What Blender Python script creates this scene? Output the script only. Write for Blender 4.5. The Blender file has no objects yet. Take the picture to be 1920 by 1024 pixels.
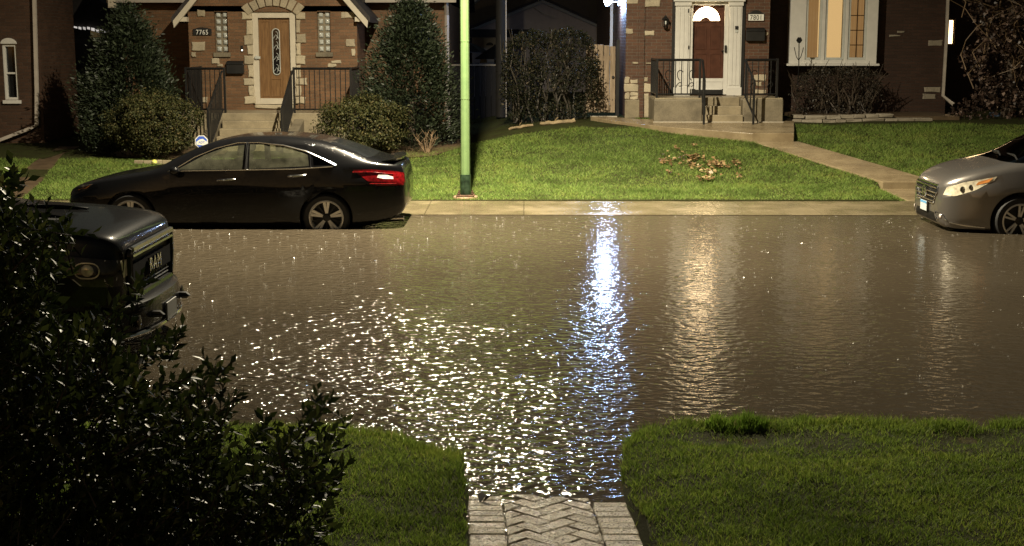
import bpy, bmesh, math, random
import numpy as np
from mathutils import Vector, Matrix
from mathutils.bvhtree import BVHTree
from math import sin, cos, tan, atan, atan2, pi, radians, sqrt, hypot, exp
random.seed(7); RNG = np.random.default_rng(7)
sc = bpy.context.scene; COL = sc.collection

# ------------------------------------------------------------------ camera geometry
F = 2600.0; PITCH = radians(9.5); YAW = radians(0.6); CH = 2.62
FWD = Vector((-sin(YAW)*cos(PITCH), cos(YAW)*cos(PITCH), -sin(PITCH)))
RGT = Vector((cos(YAW), sin(YAW), 0)); UPV = RGT.cross(FWD)
CAM = Vector((0, 0, CH))
def ray(px, py): return FWD + RGT*((px-960)/F) + UPV*(-(py-512)/F)
def at(px, py, Y):
    d = ray(px, py); return CAM + d*(Y/d.y)
def gnd(px, py, z=0.0):
    d = ray(px, py); return CAM + d*((z-CH)/d.z)
def R(px0, py0, px1, py1, Y):
    a = at(px0, (py0+py1)/2, Y).x; b = at(px1, (py0+py1)/2, Y).x
    m = (px0+px1)/2
    return a, b, at(m, py1, Y).z, at(m, py0, Y).z
def cropper(s, ox, oy):
    def f(x0, y0, x1, y1, Y): return R(ox+x0/s, oy+y0/s, ox+x1/s, oy+y1/s, Y)
    return f
R2 = cropper(3.7925, 320, 0); R4 = cropper(4.095, 1100, 0); R5 = cropper(3.79, 1440, 0); R7 = cropper(4.267, 820, 0); R1 = cropper(3.4125, 0, 0)

# ------------------------------------------------------------------ tagging
def tag(o, label=None, cat=None, group=None, kind=None):
    if label: o['label'] = label
    if cat: o['category'] = cat
    if group: o['group'] = group
    if kind: o['kind'] = kind
    return o
def thing(name, loc, label, cat, group=None, rz=0):
    o = bpy.data.objects.new(name, None); COL.objects.link(o)
    o.location = loc; o.rotation_euler = (0, 0, rz); o.empty_display_size = .1
    return tag(o, label, cat, group)

# ------------------------------------------------------------------ mesh builder
class MB:
    def __init__(s): s.v = []; s.f = []; s.m = []
    def add(s, vs, fs, m=0):
        b = len(s.v); s.v += [tuple(p) for p in vs]
        for f in fs: s.f.append(tuple(b+i for i in f)); s.m.append(m)
        return s
    def box(s, x0, x1, y0, y1, z0, z1, m=0):
        vs = [(x0,y0,z0),(x1,y0,z0),(x1,y1,z0),(x0,y1,z0),(x0,y0,z1),(x1,y0,z1),(x1,y1,z1),(x0,y1,z1)]
        return s.add(vs, [(0,3,2,1),(4,5,6,7),(0,1,5,4),(1,2,6,5),(2,3,7,6),(3,0,4,7)], m)
    def obox(s, c, ax, ay, az, m=0):
        c = Vector(c); ax = Vector(ax); ay = Vector(ay); az = Vector(az)
        vs = [c+i*ax+j*ay+k*az for k in (-1,1) for i, j in ((-1,-1),(1,-1),(1,1),(-1,1))]
        return s.add(vs, [(0,3,2,1),(4,5,6,7),(0,1,5,4),(1,2,6,5),(2,3,7,6),(3,0,4,7)], m)
    def prism_y(s, poly, y0, y1, m=0):      # polygon in x,z extruded in y
        n = len(poly)
        vs = [(x, y0, z) for x, z in poly]+[(x, y1, z) for x, z in poly]
        fs = [tuple(range(n)), tuple(range(2*n-1, n-1, -1))]+[(i, i+n, (i+1) % n+n, (i+1) % n) for i in range(n)]
        return s.add(vs, fs, m)
    def prism_x(s, poly, x0, x1, m=0):      # polygon in y,z extruded in x
        n = len(poly)
        vs = [(x0, y, z) for y, z in poly]+[(x1, y, z) for y, z in poly]
        fs = [tuple(range(n)), tuple(range(2*n-1, n-1, -1))]+[(i, i+n, (i+1) % n+n, (i+1) % n) for i in range(n)]
        return s.add(vs, fs, m)
    def prism_z(s, poly, z0, z1, m=0):
        n = len(poly)
        vs = [(x, y, z0) for x, y in poly]+[(x, y, z1) for x, y in poly]
        fs = [tuple(range(n-1, -1, -1)), tuple(range(n, 2*n))]+[(i, (i+1) % n, (i+1) % n+n, i+n) for i in range(n)]
        return s.add(vs, fs, m)
    def tube(s, pts, r, n=6, m=0, closed=False):
        pts = [Vector(p) for p in pts]; k = len(pts)
        rs = r if isinstance(r, (list, tuple)) else [r]*k
        vs = []; u = None
        for i, p in enumerate(pts):
            if closed: t = pts[(i+1) % k]-pts[i-1]
            else: t = pts[min(i+1, k-1)]-pts[max(i-1, 0)]
            if t.length < 1e-9: t = Vector((0,0,1))
            t.normalize()
            if u is None:
                u = t.orthogonal().normalized()
                if abs(t.z) > .99: u = Vector((1,0,0))
            u = (u-t*u.dot(t))
            u = u.normalized() if u.length > 1e-6 else t.orthogonal().normalized()
            w = t.cross(u)
            for j in range(n):
                a = 2*pi*j/n+pi/n; vs.append(p+(u*cos(a)+w*sin(a))*rs[i])
        fs = []
        for i in range(k if closed else k-1):
            a = i*n; b = ((i+1) % k)*n
            for j in range(n): fs.append((a+j, a+(j+1) % n, b+(j+1) % n, b+j))
        if not closed: fs += [tuple(range(n-1, -1, -1)), tuple((k-1)*n+j for j in range(n))]
        return s.add(vs, fs, m)
    def lathe(s, prof, n=24, M=None, m=0, cap=True):   # profile (r,z) about z, M matrix
        vs = []; M = M or Matrix.Identity(4)
        for r, z in prof:
            for j in range(n):
                a = 2*pi*j/n; vs.append(M @ Vector((r*cos(a), r*sin(a), z)))
        fs = []
        for i in range(len(prof)-1):
            for j in range(n): fs.append((i*n+j, i*n+(j+1) % n, (i+1)*n+(j+1) % n, (i+1)*n+j))
        if cap:
            fs.append(tuple(range(n-1, -1, -1))); k = len(prof)-1; fs.append(tuple(k*n+j for j in range(n)))
        return s.add(vs, fs, m)
    def build(s, name, mats, parent=None, smooth=False, bevel=0, angle=40):
        me = bpy.data.meshes.new(name); me.from_pydata(s.v, [], s.f)
        return finish(name, me, mats, parent, smooth, bevel, s.m, angle)
def finish(name, me, mats, parent=None, smooth=False, bevel=0, mi=None, angle=40):
    if not isinstance(mats, (list, tuple)): mats = [mats]
    for m in mats: me.materials.append(m)
    if mi is not None and len(mats) > 1: me.polygons.foreach_set('material_index', mi)
    if smooth:
        me.polygons.foreach_set('use_smooth', [True]*len(me.polygons))
        me.update()
        try: me.set_sharp_from_angle(angle=radians(angle))
        except Exception: pass
    me.update()
    o = bpy.data.objects.new(name, me); COL.objects.link(o)
    if parent is not None:
        o.parent = parent
        bpy.context.view_layer.update() if False else None
    if bevel:
        b = o.modifiers.new('bevel', 'BEVEL'); b.width = bevel; b.segments = 2; b.limit_method = 'ANGLE'; b.angle_limit = radians(35)
    return o
def rawmesh(name, V, Fc, mats, parent=None, smooth=False):
    """V (n,3) array, Fc (m,k) array of equal-size faces."""
    me = bpy.data.meshes.new(name); n, k = Fc.shape
    me.vertices.add(len(V)); me.vertices.foreach_set('co', np.ascontiguousarray(V, dtype=np.float32).ravel())
    me.loops.add(n*k); me.loops.foreach_set('vertex_index', np.ascontiguousarray(Fc, dtype=np.int32).ravel())
    me.polygons.add(n); me.polygons.foreach_set('loop_start', np.arange(0, n*k, k, dtype=np.int32))
    me.polygons.foreach_set('loop_total', np.full(n, k, dtype=np.int32))
    me.update(calc_edges=True); me.validate()
    return finish(name, me, mats, parent, smooth)
def text_mesh(s, name, mat, size, depth, M, parent=None, spacing=1.0, xs=1.0):
    cu = bpy.data.curves.new(name, 'FONT'); cu.body = s; cu.size = size; cu.extrude = depth
    cu.align_x = 'CENTER'; cu.align_y = 'CENTER'; cu.space_character = spacing
    ob = bpy.data.objects.new(name+'_src', cu); COL.objects.link(ob)
    bpy.context.view_layer.update()
    me = bpy.data.meshes.new_from_object(ob.evaluated_get(bpy.context.evaluated_depsgraph_get()))
    bpy.data.objects.remove(ob); bpy.data.curves.remove(cu)
    me.transform(Matrix.Diagonal((xs, 1, 1, 1))); me.transform(M); me.name = name
    me.materials.clear()
    return finish(name, me, mat, parent)
FACE_CAM = Matrix(((1,0,0,0),(0,0,-1,0),(0,1,0,0),(0,0,0,1)))   # text plane xy -> xz, facing -y

def smooth(a, b, x):
    t = np.clip((x-a)/(b-a), 0, 1); return t*t*(3-2*t)
def vnoise(x, y, s=1.0, seed=0):
    x = np.asarray(x, float)*s+seed*17.3; y = np.asarray(y, float)*s+seed*5.7
    xi = np.floor(x); yi = np.floor(y); fx = x-xi; fy = y-yi
    fx = fx*fx*(3-2*fx); fy = fy*fy*(3-2*fy)
    def h(a, b):
        q = np.sin(a*127.1+b*311.7+seed*3.1)*43758.5453; return q-np.floor(q)
    return (h(xi,yi)*(1-fx)+h(xi+1,yi)*fx)*(1-fy)+(h(xi,yi+1)*(1-fx)+h(xi+1,yi+1)*fx)*fy

# ------------------------------------------------------------------ materials
class NT:
    def __init__(s, name):
        s.mat = bpy.data.materials.new(name); s.mat.use_nodes = True
        s.t = s.mat.node_tree; s.t.nodes.clear()
        s.out = s.n('ShaderNodeOutputMaterial')
    def n(s, typ, **kw):
        nd = s.t.nodes.new(typ)
        for k, v in kw.items():
            if k.startswith('i_'): 
                key = k[2:]
                key = int(key) if key.isdigit() else key.replace('_', ' ')
                nd.inputs[key].default_value = v
            else: setattr(nd, k, v)
        return nd
    def l(s, a, b): s.t.links.new(a, b)
    def noise(s, vec, scale, detail=4, rough=.55):
        nd = s.n('ShaderNodeTexNoise', i_Scale=scale, i_Detail=detail, i_Roughness=rough)
        if vec is not None: s.l(vec, nd.inputs['Vector'])
        return nd.outputs[0]
    def ramp(s, fac, stops):
        r = s.n('ShaderNodeValToRGB'); s.l(fac, r.inputs[0]); e = r.color_ramp.elements
        while len(e) < len(stops): e.new(.5)
        for el, (p, c) in zip(e, stops): el.position = p; el.color = c if len(c) == 4 else (*c, 1)
        return r.outputs[0]
    def mix(s, fac, a, b, mode='MIX'):
        m = s.n('ShaderNodeMix', data_type='RGBA', blend_type=mode)
        for sock, v in ((m.inputs[0], fac), (m.inputs[6], a), (m.inputs[7], b)):
            if isinstance(v, (int, float)): sock.default_value = v
            elif isinstance(v, (tuple, list)): sock.default_value = (*v[:3], 1)
            else: s.l(v, sock)
        return m.outputs[2]
    def math(s, op, a, b=0.0, clamp=False):
        m = s.n('ShaderNodeMath', operation=op, use_clamp=clamp)
        for sock, v in ((m.inputs[0], a), (m.inputs[1], b)):
            if isinstance(v, (int, float)): sock.default_value = v
            else: s.l(v, sock)
        return m.outputs[0]
    def bump(s, h, strength=.3, dist=.01, normal=None):
        b = s.n('ShaderNodeBump', i_Strength=strength, i_Distance=dist); s.l(h, b.inputs['Height'])
        if normal is not None: s.l(normal, b.inputs['Normal'])
        return b.outputs[0]
    def pos(s): return s.n('ShaderNodeNewGeometry').outputs['Position']
    def isl(s): return s.n('ShaderNodeNewGeometry').outputs['Random Per Island']
    def obj(s): return s.n('ShaderNodeTexCoord').outputs['Object']
    def bsdf(s, color, rough=.5, metal=0., spec=.5, normal=None, **kw):
        p = s.n('ShaderNodeBsdfPrincipled')
        def setv(k, v):
            if isinstance(v, (int, float)): p.inputs[k].default_value = v
            elif isinstance(v, (tuple, list)): p.inputs[k].default_value = (*v[:3], 1)
            else: s.l(v, p.inputs[k])
        setv('Base Color', color); setv('Roughness', rough); setv('Metallic', metal); setv('Specular IOR Level', spec)
        if normal is not None: s.l(normal, p.inputs['Normal'])
        for k, v in kw.items(): setv(k.replace('_', ' '), v)
        s.l(p.outputs[0], s.out.inputs[0]); return p
def plain(name, col, rough=.5, metal=0., spec=.5, var=.25, scale=6., bump=0., **kw):
    t = NT(name); ps = t.pos()
    n = t.noise(ps, scale, 5)
    c = t.ramp(n, [(.3, tuple(x*(1-var) for x in col)), (.7, tuple(min(1, x*(1+var)) for x in col))])
    rr = t.math('MULTIPLY_ADD', n, .3*rough); t.t.nodes[-1].inputs[2].default_value = rough*.85
    nm = t.bump(t.noise(ps, scale*6, 4), bump, .01) if bump else None
    t.bsdf(c, rr, metal, spec, nm, **kw); return t.mat
def paint(name, col, rough=.25, metal=0., coat=1., spec=.5, drops_=.35):
    t = NT(name)
    drops = t.n('ShaderNodeTexVoronoi', i_Scale=55.); t.l(t.obj(), drops.inputs['Vector'])
    h = t.ramp(drops.outputs['Distance'], [(0., (1,1,1)), (.32, (0,0,0))])
    nm = t.bump(h, drops_, .004)
    p = t.bsdf(col, rough, metal, spec, None, Coat_Weight=coat, Coat_Roughness=.06)
    t.l(nm, p.inputs['Coat Normal']); return t.mat
def emit(name, col, strength, var=0.):
    t = NT(name); e = t.n('ShaderNodeEmission', i_Strength=strength); e.inputs[0].default_value = (*col, 1)
    if var:
        n = t.noise(t.pos(), 5., 3); t.l(t.ramp(n, [(.3, tuple(c*(1-var) for c in col)), (.7, col)]), e.inputs[0])
    t.l(e.outputs[0], t.out.inputs[0]); return t.mat
def glass(name, tint=(.5,.55,.52), rough=.02, haze=0.):
    t = NT(name); tr = t.n('ShaderNodeBsdfTransparent'); tr.inputs[0].default_value = (*tint, 1)
    g = t.n('ShaderNodeBsdfGlossy', i_Roughness=rough); fr = t.n('ShaderNodeFresnel', i_IOR=1.5)
    mx = t.n('ShaderNodeMixShader'); t.l(fr.outputs[0], mx.inputs[0]); t.l(tr.outputs[0], mx.inputs[1]); t.l(g.outputs[0], mx.inputs[2])
    if haze:      # patchy grey green diffuse veil mixed over the glass
        d = t.n('ShaderNodeBsdfDiffuse'); d.inputs[0].default_value = (.42,.42,.30,1); m2 = t.n('ShaderNodeMixShader')
        t.l(t.ramp(t.noise(t.pos(), 7., 5), [(.3, (haze*.5,)*3), (.7, (haze*1.6,)*3)]), m2.inputs[0]); t.l(mx.outputs[0], m2.inputs[1]); t.l(d.outputs[0], m2.inputs[2]); mx = m2
    t.l(mx.outputs[0], t.out.inputs[0]); return t.mat
def brick(name, c1, c2, mortar, dirt=.5):
    t = NT(name); ps = t.pos(); sx = t.n('ShaderNodeSeparateXYZ'); t.l(ps, sx.inputs[0])
    u = t.math('ADD', sx.outputs[0], sx.outputs[1]); cb = t.n('ShaderNodeCombineXYZ')
    wob = t.noise(ps, 9., 2); 
    t.l(u, cb.inputs[0]); t.l(t.math('MULTIPLY_ADD', wob, .012), cb.inputs[1]); t.t.links.new(sx.outputs[2], t.t.nodes[-1].inputs[2])
    b = t.n('ShaderNodeTexBrick', i_Scale=1., i_Mortar_Size=.006, i_Mortar_Smooth=.3, i_Bias=-.1, i_Brick_Width=.215, i_Row_Height=.072)
    t.l(cb.outputs[0], b.inputs['Vector'])
    for k, c in (('Color1', c1), ('Color2', c2), ('Mortar', mortar)): b.inputs[k].default_value = (*c, 1)
    big = t.noise(ps, 1.7, 5, .6)
    col = t.mix(t.math('MULTIPLY', t.math('SUBTRACT', big, .35, True), dirt*2.2, True), b.outputs[0], tuple(x*.35 for x in c1))
    fine = t.noise(ps, 40., 4)
    col = t.mix(.5, col, t.ramp(fine, [(.3, (.45,.45,.45)), (.7, (1.3,1.25,1.2))]), 'MULTIPLY')
    h = t.math('MULTIPLY_ADD', fine, .25); t.t.links.new(t.math('SUBTRACT', 1., b.outputs['Fac']), t.t.nodes[-2].inputs[2])
    nm = t.bump(h, .7, .012)
    t.bsdf(col, .62, 0, .35, nm); return t.mat
def stone(name, col, var=.35, rough=.6, scale=4.):
    t = NT(name); ps = t.pos(); n = t.noise(ps, scale, 8, .65); f = t.noise(ps, 45., 5, .6)
    isl = t.isl()
    c = t.ramp(n, [(.25, tuple(x*(1-var) for x in col)), (.55, col), (.8, tuple(min(1,x*(1+.3*var)) for x in col))])
    c = t.mix(.45, c, t.ramp(f, [(.3, (.5,.5,.48)), (.65, (1.15,1.15,1.15))]), 'MULTIPLY')
    c = t.mix(1., c, t.ramp(isl, [(0., (.72,.7,.66)), (1., (1.1,1.1,1.08))]), 'MULTIPLY')
    t.bsdf(c, rough, 0, .4, t.bump(f, .5, .008)); return t.mat
def leafmat(name, stops, rough=.4, trans=.25, spec=.5):
    t = NT(name); isl = t.isl(); c = t.ramp(isl, stops)
    p = t.bsdf(c, rough, 0, spec)
    if trans:
        tr = t.n('ShaderNodeBsdfTranslucent'); t.l(c, tr.inputs[0]); mx = t.n('ShaderNodeMixShader', i_0=trans)
        t.l(p.outputs[0], mx.inputs[1]); t.l(tr.outputs[0], mx.inputs[2]); t.l(mx.outputs[0], t.out.inputs[0])
    return t.mat

M = {}
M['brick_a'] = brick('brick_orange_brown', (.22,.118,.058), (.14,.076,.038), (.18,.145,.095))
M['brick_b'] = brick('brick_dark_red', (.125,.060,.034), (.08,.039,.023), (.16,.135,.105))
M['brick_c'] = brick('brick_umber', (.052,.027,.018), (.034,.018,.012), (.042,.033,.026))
M['brick_d'] = brick('brick_brown_dark', (.082,.044,.027), (.052,.029,.018), (.07,.056,.044))
M['stone'] = stone('limestone', (.47,.41,.30))
M['stone_grey'] = stone('weathered_stone', (.27,.24,.19))
M['concrete'] = stone('concrete_stoop', (.34,.29,.20), .45, .45, 2.5)
M['concrete_dark'] = stone('stained_concrete', (.23,.20,.145), .6, .5, 3.)
M['white'] = plain('white_paint', (.62,.61,.57), .45, var=.06)
M['cream'] = plain('cream_trim', (.55,.50,.40), .45, var=.08)
M['greywhite'] = plain('grey_white_trim', (.48,.50,.47), .45, var=.08)
M['iron'] = plain('black_iron', (.012,.012,.012), .4, .2, bump=.1)
M['black'] = plain('black_plastic', (.01,.01,.01), .45)
M['dark'] = plain('dark_interior', (.02,.02,.019), .8)
M['shingle'] = plain('dark_shingle', (.035,.03,.028), .8, var=.5, scale=14., bump=.5)
M['siding_dark'] = plain('grey_brown_siding', (.085,.08,.078), .6, var=.15)
M['wood_dark'] = plain('dark_weathered_wood', (.008,.007,.006), .85, var=.4, bump=.3)
M['downspout'] = plain('painted_metal', (.42,.38,.33), .4, .0, var=.12)
M['chrome'] = plain('chrome', (.75,.75,.74), .14, 1., var=.05)
M['alloy'] = plain('alloy_rim', (.74,.73,.70), .3, .25, var=.05)
M['alloy_dark'] = plain('dark_alloy', (.02,.02,.02), .4, .5)
M['rubber'] = plain('tyre_rubber', (.012,.012,.012), .7)
M['glass'] = glass('car_glass', (.70,.74,.66), haze=.10)
M['pane'] = glass('window_pane', (.88,.9,.88))
M['glass_dark'] = glass('tinted_glass', (.12,.14,.13))
M['glass_house'] = plain('dark_window_glass', (.01,.011,.012), .08, var=.1)
M['black_paint'] = paint('black_car_paint', (.004,.004,.0044), .3, 0., .75, .05)
M['truck_paint'] = paint('black_truck_paint', (.006,.006,.0065), .36, 0., .55, .02, .12)
M['van_paint'] = paint('taupe_grey_metallic', (.19,.178,.165), .34, .75)
# ------------------------------------------------------------------ setting: ground, water, paths
_w0 = gnd((876+1173)/2, 935, 0); _w1 = gnd((873+1209)/2, 1009, .03)
WDX = (_w1.x-_w0.x)/(_w1.y-_w0.y); WHALF = .462
def xwalk(y): return _w0.x+WDX*(y-_w0.y)
def zwalk(y): return .04*(_w0.y-y)
XP = at(873, 372, 22.95).x                    # street light pole
def yb_near(x):
    d = x-_w0.x
    yl = np.interp(-d, [.44, .475, .52, .75, 1.3, 2.1, 6], [7.7, 8.2, 8.52, 8.75, 9.05, 9.2, 9.25])
    yr = np.interp(d, [.44, .475, .52, .64, .85, 1.4, 6], [7.7, 8.2, 8.75, 9.05, 9.24, 9.3, 9.33])
    y = np.where(d < 0, yl, yr)
    return y+.16*(vnoise(x, 0*x, 3.1, 3)-.5)*smooth(.5, .8, np.abs(d))+.13*(vnoise(x, 0*x, 9., 5)-.5)*smooth(.55, .8, np.abs(d))
def terr(x, y):
    x = np.asarray(x, float); y = np.asarray(y, float)
    # near lawn
    yb = yb_near(x); d = yb-y
    zn = np.where(d > 0, .004+.055*d+.015*np.minimum(d*6, 1), np.maximum(-.28, .35*d))
    zn = zn+(vnoise(x, y, 2.3, 1)-.5)*.035*smooth(0, .4, d)+(vnoise(x, y, 9., 2)-.5)*.014*smooth(0, .3, d)
    pud = smooth(.55, 1.2, x-_w0.x)*np.exp(-((y-8.86)/.26)**2)*(1-smooth(3.2, 4.2, x))
    zn = zn-.024*pud*(.55+.9*vnoise(x, y, 2.6, 8))
    xw = _w0.x+WDX*(y-_w0.y)
    onw = 1-smooth(.44, .475, np.abs(x-xw))
    zn = np.where(y < 12, zn*(1-onw)+(zwalk(y)-.06)*onw, zn)
    # far side
    zr = np.interp(y, [22.66, 24.4, 28, 29.8, 31.5, 45, 120], [.05, .14, .60, .88, .93, 1.0, 1.0])
    zl = np.interp(y, [22.66, 25, 28, 31.5, 45, 120], [.04, .12, .33, .42, .8, 1.0])
    b = smooth(-3.0, 1.2, x)
    cxl = _LX+(y-22.67)*_LDX; onl = (1-smooth(.62, .78, np.abs(x-cxl)))*(1-smooth(24.42, 24.55, y))
    zl = zl; zf = zl*(1-b)+zr*b+(vnoise(x, y, .9, 4)-.5)*.05*smooth(22.7, 24, y)
    zf = zf*(1-onl)+.0*onl
    return np.where(y > 22.6, zf, np.where(y > 16, -.3, zn))
_l0 = gnd(1712, 380, .036); _l1 = gnd(1658, 356, .05); _LX = _l0.x+.57; _LDX = (_l1.x-_l0.x)/1.83
def tz(x, y): return float(terr(x, y))
def axis(segs):
    a = []
    for x0, x1, st in segs: a += list(np.arange(x0, x1-1e-6, st))
    return np.array(a+[segs[-1][1]])
gx = axis([(-90,-16,4),(-16,-4,.25),(-4,4.6,.045),(4.6,5.4,.2),(5.4,8.0,.07),(8.0,13,.25),(13,90,4)])
gy = axis([(-30,5,2.5),(5,9.8,.045),(9.8,22.6,1.6),(22.6,22.62,.02),(22.62,24.3,.2),(24.3,24.7,.05),(24.7,32,.2),(32,46,2),(46,140,8)])
GX, GY = np.meshgrid(gx, gy); GZ = terr(GX, GY)
nx, ny = len(gx), len(gy)
idx = np.arange(nx*ny).reshape(ny, nx)
Fq = np.stack([idx[:-1,:-1], idx[:-1,1:], idx[1:,1:], idx[1:,:-1]], -1).reshape(-1, 4)
t = NT('wet_soil_and_turf'); ps = t.pos(); n1 = t.noise(ps, 3., 6); n2 = t.noise(ps, 60., 4)
c = t.ramp(n1, [(.3, (.026,.024,.010)), (.7, (.034,.042,.013))])
c = t.mix(.5, c, t.ramp(n2, [(.3, (.5,.5,.5)), (.7, (1.4,1.4,1.4))]), 'MULTIPLY')
t.bsdf(c, .9, 0, .06, t.bump(n2, .8, .02)); M['soil'] = t.mat
tag(rawmesh('ground', np.stack([GX, GY, GZ], -1).reshape(-1, 3), Fq, M['soil'], smooth=True), kind='structure')

# road under the flood
mb = MB(); mb.box(-60, 60, 11.4, 21.0, -.22, -.19)
M['asphalt'] = stone('asphalt', (.05,.05,.05), .3, .8)
tag(mb.build('road', M['asphalt']), kind='structure')

# ---- water
t = NT('muddy_flood_water'); ps = t.pos()
mp = t.n('ShaderNodeMapping'); mp.inputs['Scale'].default_value = (1., 1.25, 1.); t.l(ps, mp.inputs[0]); v = mp.outputs[0]
nA = t.noise(v, 8.8, 1, .4); nB = t.noise(v, 20., 1, .5); nC = t.noise(v, 55., 2, .5)
patch = t.noise(ps, .75, 4, .65)
sx = t.n('ShaderNodeSeparateXYZ'); t.l(ps, sx.inputs[0])
def mrange(nt, a, f0, f1, t0, t1):
    m = nt.n('ShaderNodeMapRange', interpolation_type='SMOOTHSTEP'); nt.l(a, m.inputs[0])
    for i, q in enumerate((f0, f1, t0, t1)): m.inputs[i+1].default_value = q
    return m.outputs[0]
kx = mrange(t, sx.outputs[0], .95, -.55, .27, 1.15)          # the current ruffles the left part more
ky = mrange(t, sx.outputs[1], 15.5, 10., .48, 1.)
kx = t.math('MULTIPLY', kx, mrange(t, sx.outputs[0], -.3, -1.6, 1., 1.4))
amp = t.math('MULTIPLY', t.math('MULTIPLY', kx, ky), mrange(t, patch, .36, .56, .8, 1.45))
hh = t.math('ADD', t.math('MULTIPLY', nA, 1.), t.math('MULTIPLY', nB, .27))
vd = t.n('ShaderNodeTexVoronoi', i_Scale=10.5, i_Randomness=1., feature='SMOOTH_F1', i_Smoothness=.3); t.l(v, vd.inputs['Vector'])
hh = t.math('ADD', hh, t.math('MULTIPLY', vd.outputs['Distance'], -.36))
hh = t.math('MULTIPLY', hh, amp)
# rain rings
vo = t.n('ShaderNodeTexVoronoi', i_Scale=3.6, i_Randomness=1.); t.l(ps, vo.inputs['Vector'])
ring = t.math('SINE', t.math('MULTIPLY', vo.outputs['Distance'], 60.))
ring = t.math('MULTIPLY', ring, mrange(t, vo.outputs['Distance'], .05, .30, 1., 0.))
vo2 = t.n('ShaderNodeTexVoronoi', i_Scale=7.3, i_Randomness=1.); t.l(ps, vo2.inputs['Vector'])
ring2 = t.math('MULTIPLY', t.math('SINE', t.math('MULTIPLY', vo2.outputs['Distance'], 50.)), mrange(t, vo2.outputs['Distance'], .03, .22, 1., 0.))
hr = t.math('ADD', t.math('MULTIPLY', ring, .035), t.math('MULTIPLY', ring2, .022))
hh = t.math('ADD', t.math('ADD', hh, hr), t.math('MULTIPLY', nC, .03))
WB = t.n('ShaderNodeBump', i_Strength=1., i_Distance=.0275); t.l(hh, WB.inputs['Height'])
mud = t.ramp(t.noise(ps, .35, 4), [(.3, (.050,.040,.027)), (.7, (.064,.052,.035))])
p = t.bsdf(mud, .072, 0, .5, WB.outputs[0], IOR=1.33); M['water'] = t.mat
mb = MB(); xs = [-60, -20, -8, 0, 8, 20, 60]; ys = [6.8, 9, 12, 16, 21.0]
for i in range(6):
    for j in range(4): mb.add([(xs[i],ys[j],0),(xs[i+1],ys[j],0),(xs[i+1],ys[j+1],0),(xs[i],ys[j+1],0)], [(0,1,2,3)])
tag(mb.build('flood_water', M['water']), kind='structure')

# ---- far sidewalk : slabs with joints, film of water
t = NT('wet_sidewalk'); ps = t.pos(); n1 = t.noise(ps, 1.6, 6, .6); n2 = t.noise(ps, 50., 4)
c = t.ramp(n1, [(.3, (.10,.082,.048)), (.7, (.17,.14,.085))]); c = t.mix(.35, c, t.ramp(n2, [(.3, (.6,.6,.6)), (.7, (1.2,1.2,1.2))]), 'MULTIPLY')
wet = t.ramp(t.noise(ps, .8, 3), [(.42, (.1,.1,.1)), (.62, (.34,.34,.34))])
rip = t.math('ADD', t.noise(ps, 9., 2), t.math('MULTIPLY', n2, .12))
t.bsdf(c, wet, 0, .5, t.bump(rip, .5, .02)); M['sidewalk'] = t.mat
mb = MB(); e = [-60, -30, -12.2]
while e[-1] < 12: e.append(e[-1]+1.52)
e += [30, 60]
for a, b in zip(e[:-1], e[1:]):
    g = .004
    mb.add([(a+g,21.01,-.2),(b-g,21.01,-.2),(b-g,22.67,-.2),(a+g,22.67,-.2),(a+g,21.01,.006),(b-g,21.01,.006),(b-g,22.67,.034),(a+g,22.67,.034)],
           [(0,3,2,1),(4,5,6,7),(0,1,5,4),(1,2,6,5),(2,3,7,6),(3,0,4,7)])
tag(mb.build('sidewalk', M['sidewalk']), kind='structure')

# ---- concrete walk of the right house
t = NT('wet_tan_concrete'); ps = t.pos(); n1 = t.noise(ps, 2.2, 7, .65); n2 = t.noise(ps, 60., 4)
c = t.ramp(n1, [(.3, (.16,.12,.07)), (.68, (.27,.215,.13))]); c = t.mix(.4, c, t.ramp(n2, [(.3, (.6,.6,.6)), (.7, (1.2,1.2,1.2))]), 'MULTIPLY')
t.bsdf(c, t.math('MULTIPLY_ADD', n1, .3, ), 0, .5, t.bump(n2, .4, .006)); t.t.nodes[-4].name = 'x'; M['walk'] = t.mat
for nd in t.t.nodes:
    if nd.type == 'MATH' and nd.operation == 'MULTIPLY_ADD': nd.inputs[2].default_value = .12
def slab(mb, quad, th=.18):       # quad of 3d points (ccw from above)
    q = [Vector(p) for p in quad]; b = [p-Vector((0,0,th)) for p in q]; n = len(q)
    mb.add(q+b, [tuple(range(n)), tuple(range(2*n-1, n-1, -1))]+[(i, i+n, (i+1) % n+n, (i+1) % n) for i in range(n)])
mb = MB()
L0 = gnd(1712, 380, .036); L1 = gnd(1658, 356, .05)
slab(mb, [(L0.x, 22.675, .036), (L0.x+1.15, 22.675, .036), (L1.x+1.1, 24.5, .05), (L1.x, 24.5, .05)])
S0 = at(1655, 341, 24.42); S1 = at(1411, 265, 28.0)
wdt = 1.0; NB = 6
for i in range(NB):
    a = i/NB; b = (i+1)/NB-.004
    P = lambda f, o: (S0.x+(S1.x-S0.x)*f+o*(1-.08*f), S0.y+(S1.y-S0.y)*f, S0.z+(S1.z-S0.z)*f)
    slab(mb, [P(a, 0), P(a, wdt), P(b, wdt), P(b, 0)], .3)
U = [at(1411, 250, 28.0), at(1489, 250, 28.0), at(1489, 232, 29.9), at(1400, 231, 29.9), at(1200, 219, 30.2), at(1140, 214, 30.6), at(1107, 214, 30.6), at(1150, 219, 29.9), at(1240, 229, 29.0)]
zu = lambda y: .79+.075*(y-28.0)
slab(mb, [(p.x, p.y, zu(p.y)) for p in U], .35)
tag(mb.build('walkway', M['walk'], bevel=.012), kind='structure')

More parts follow.
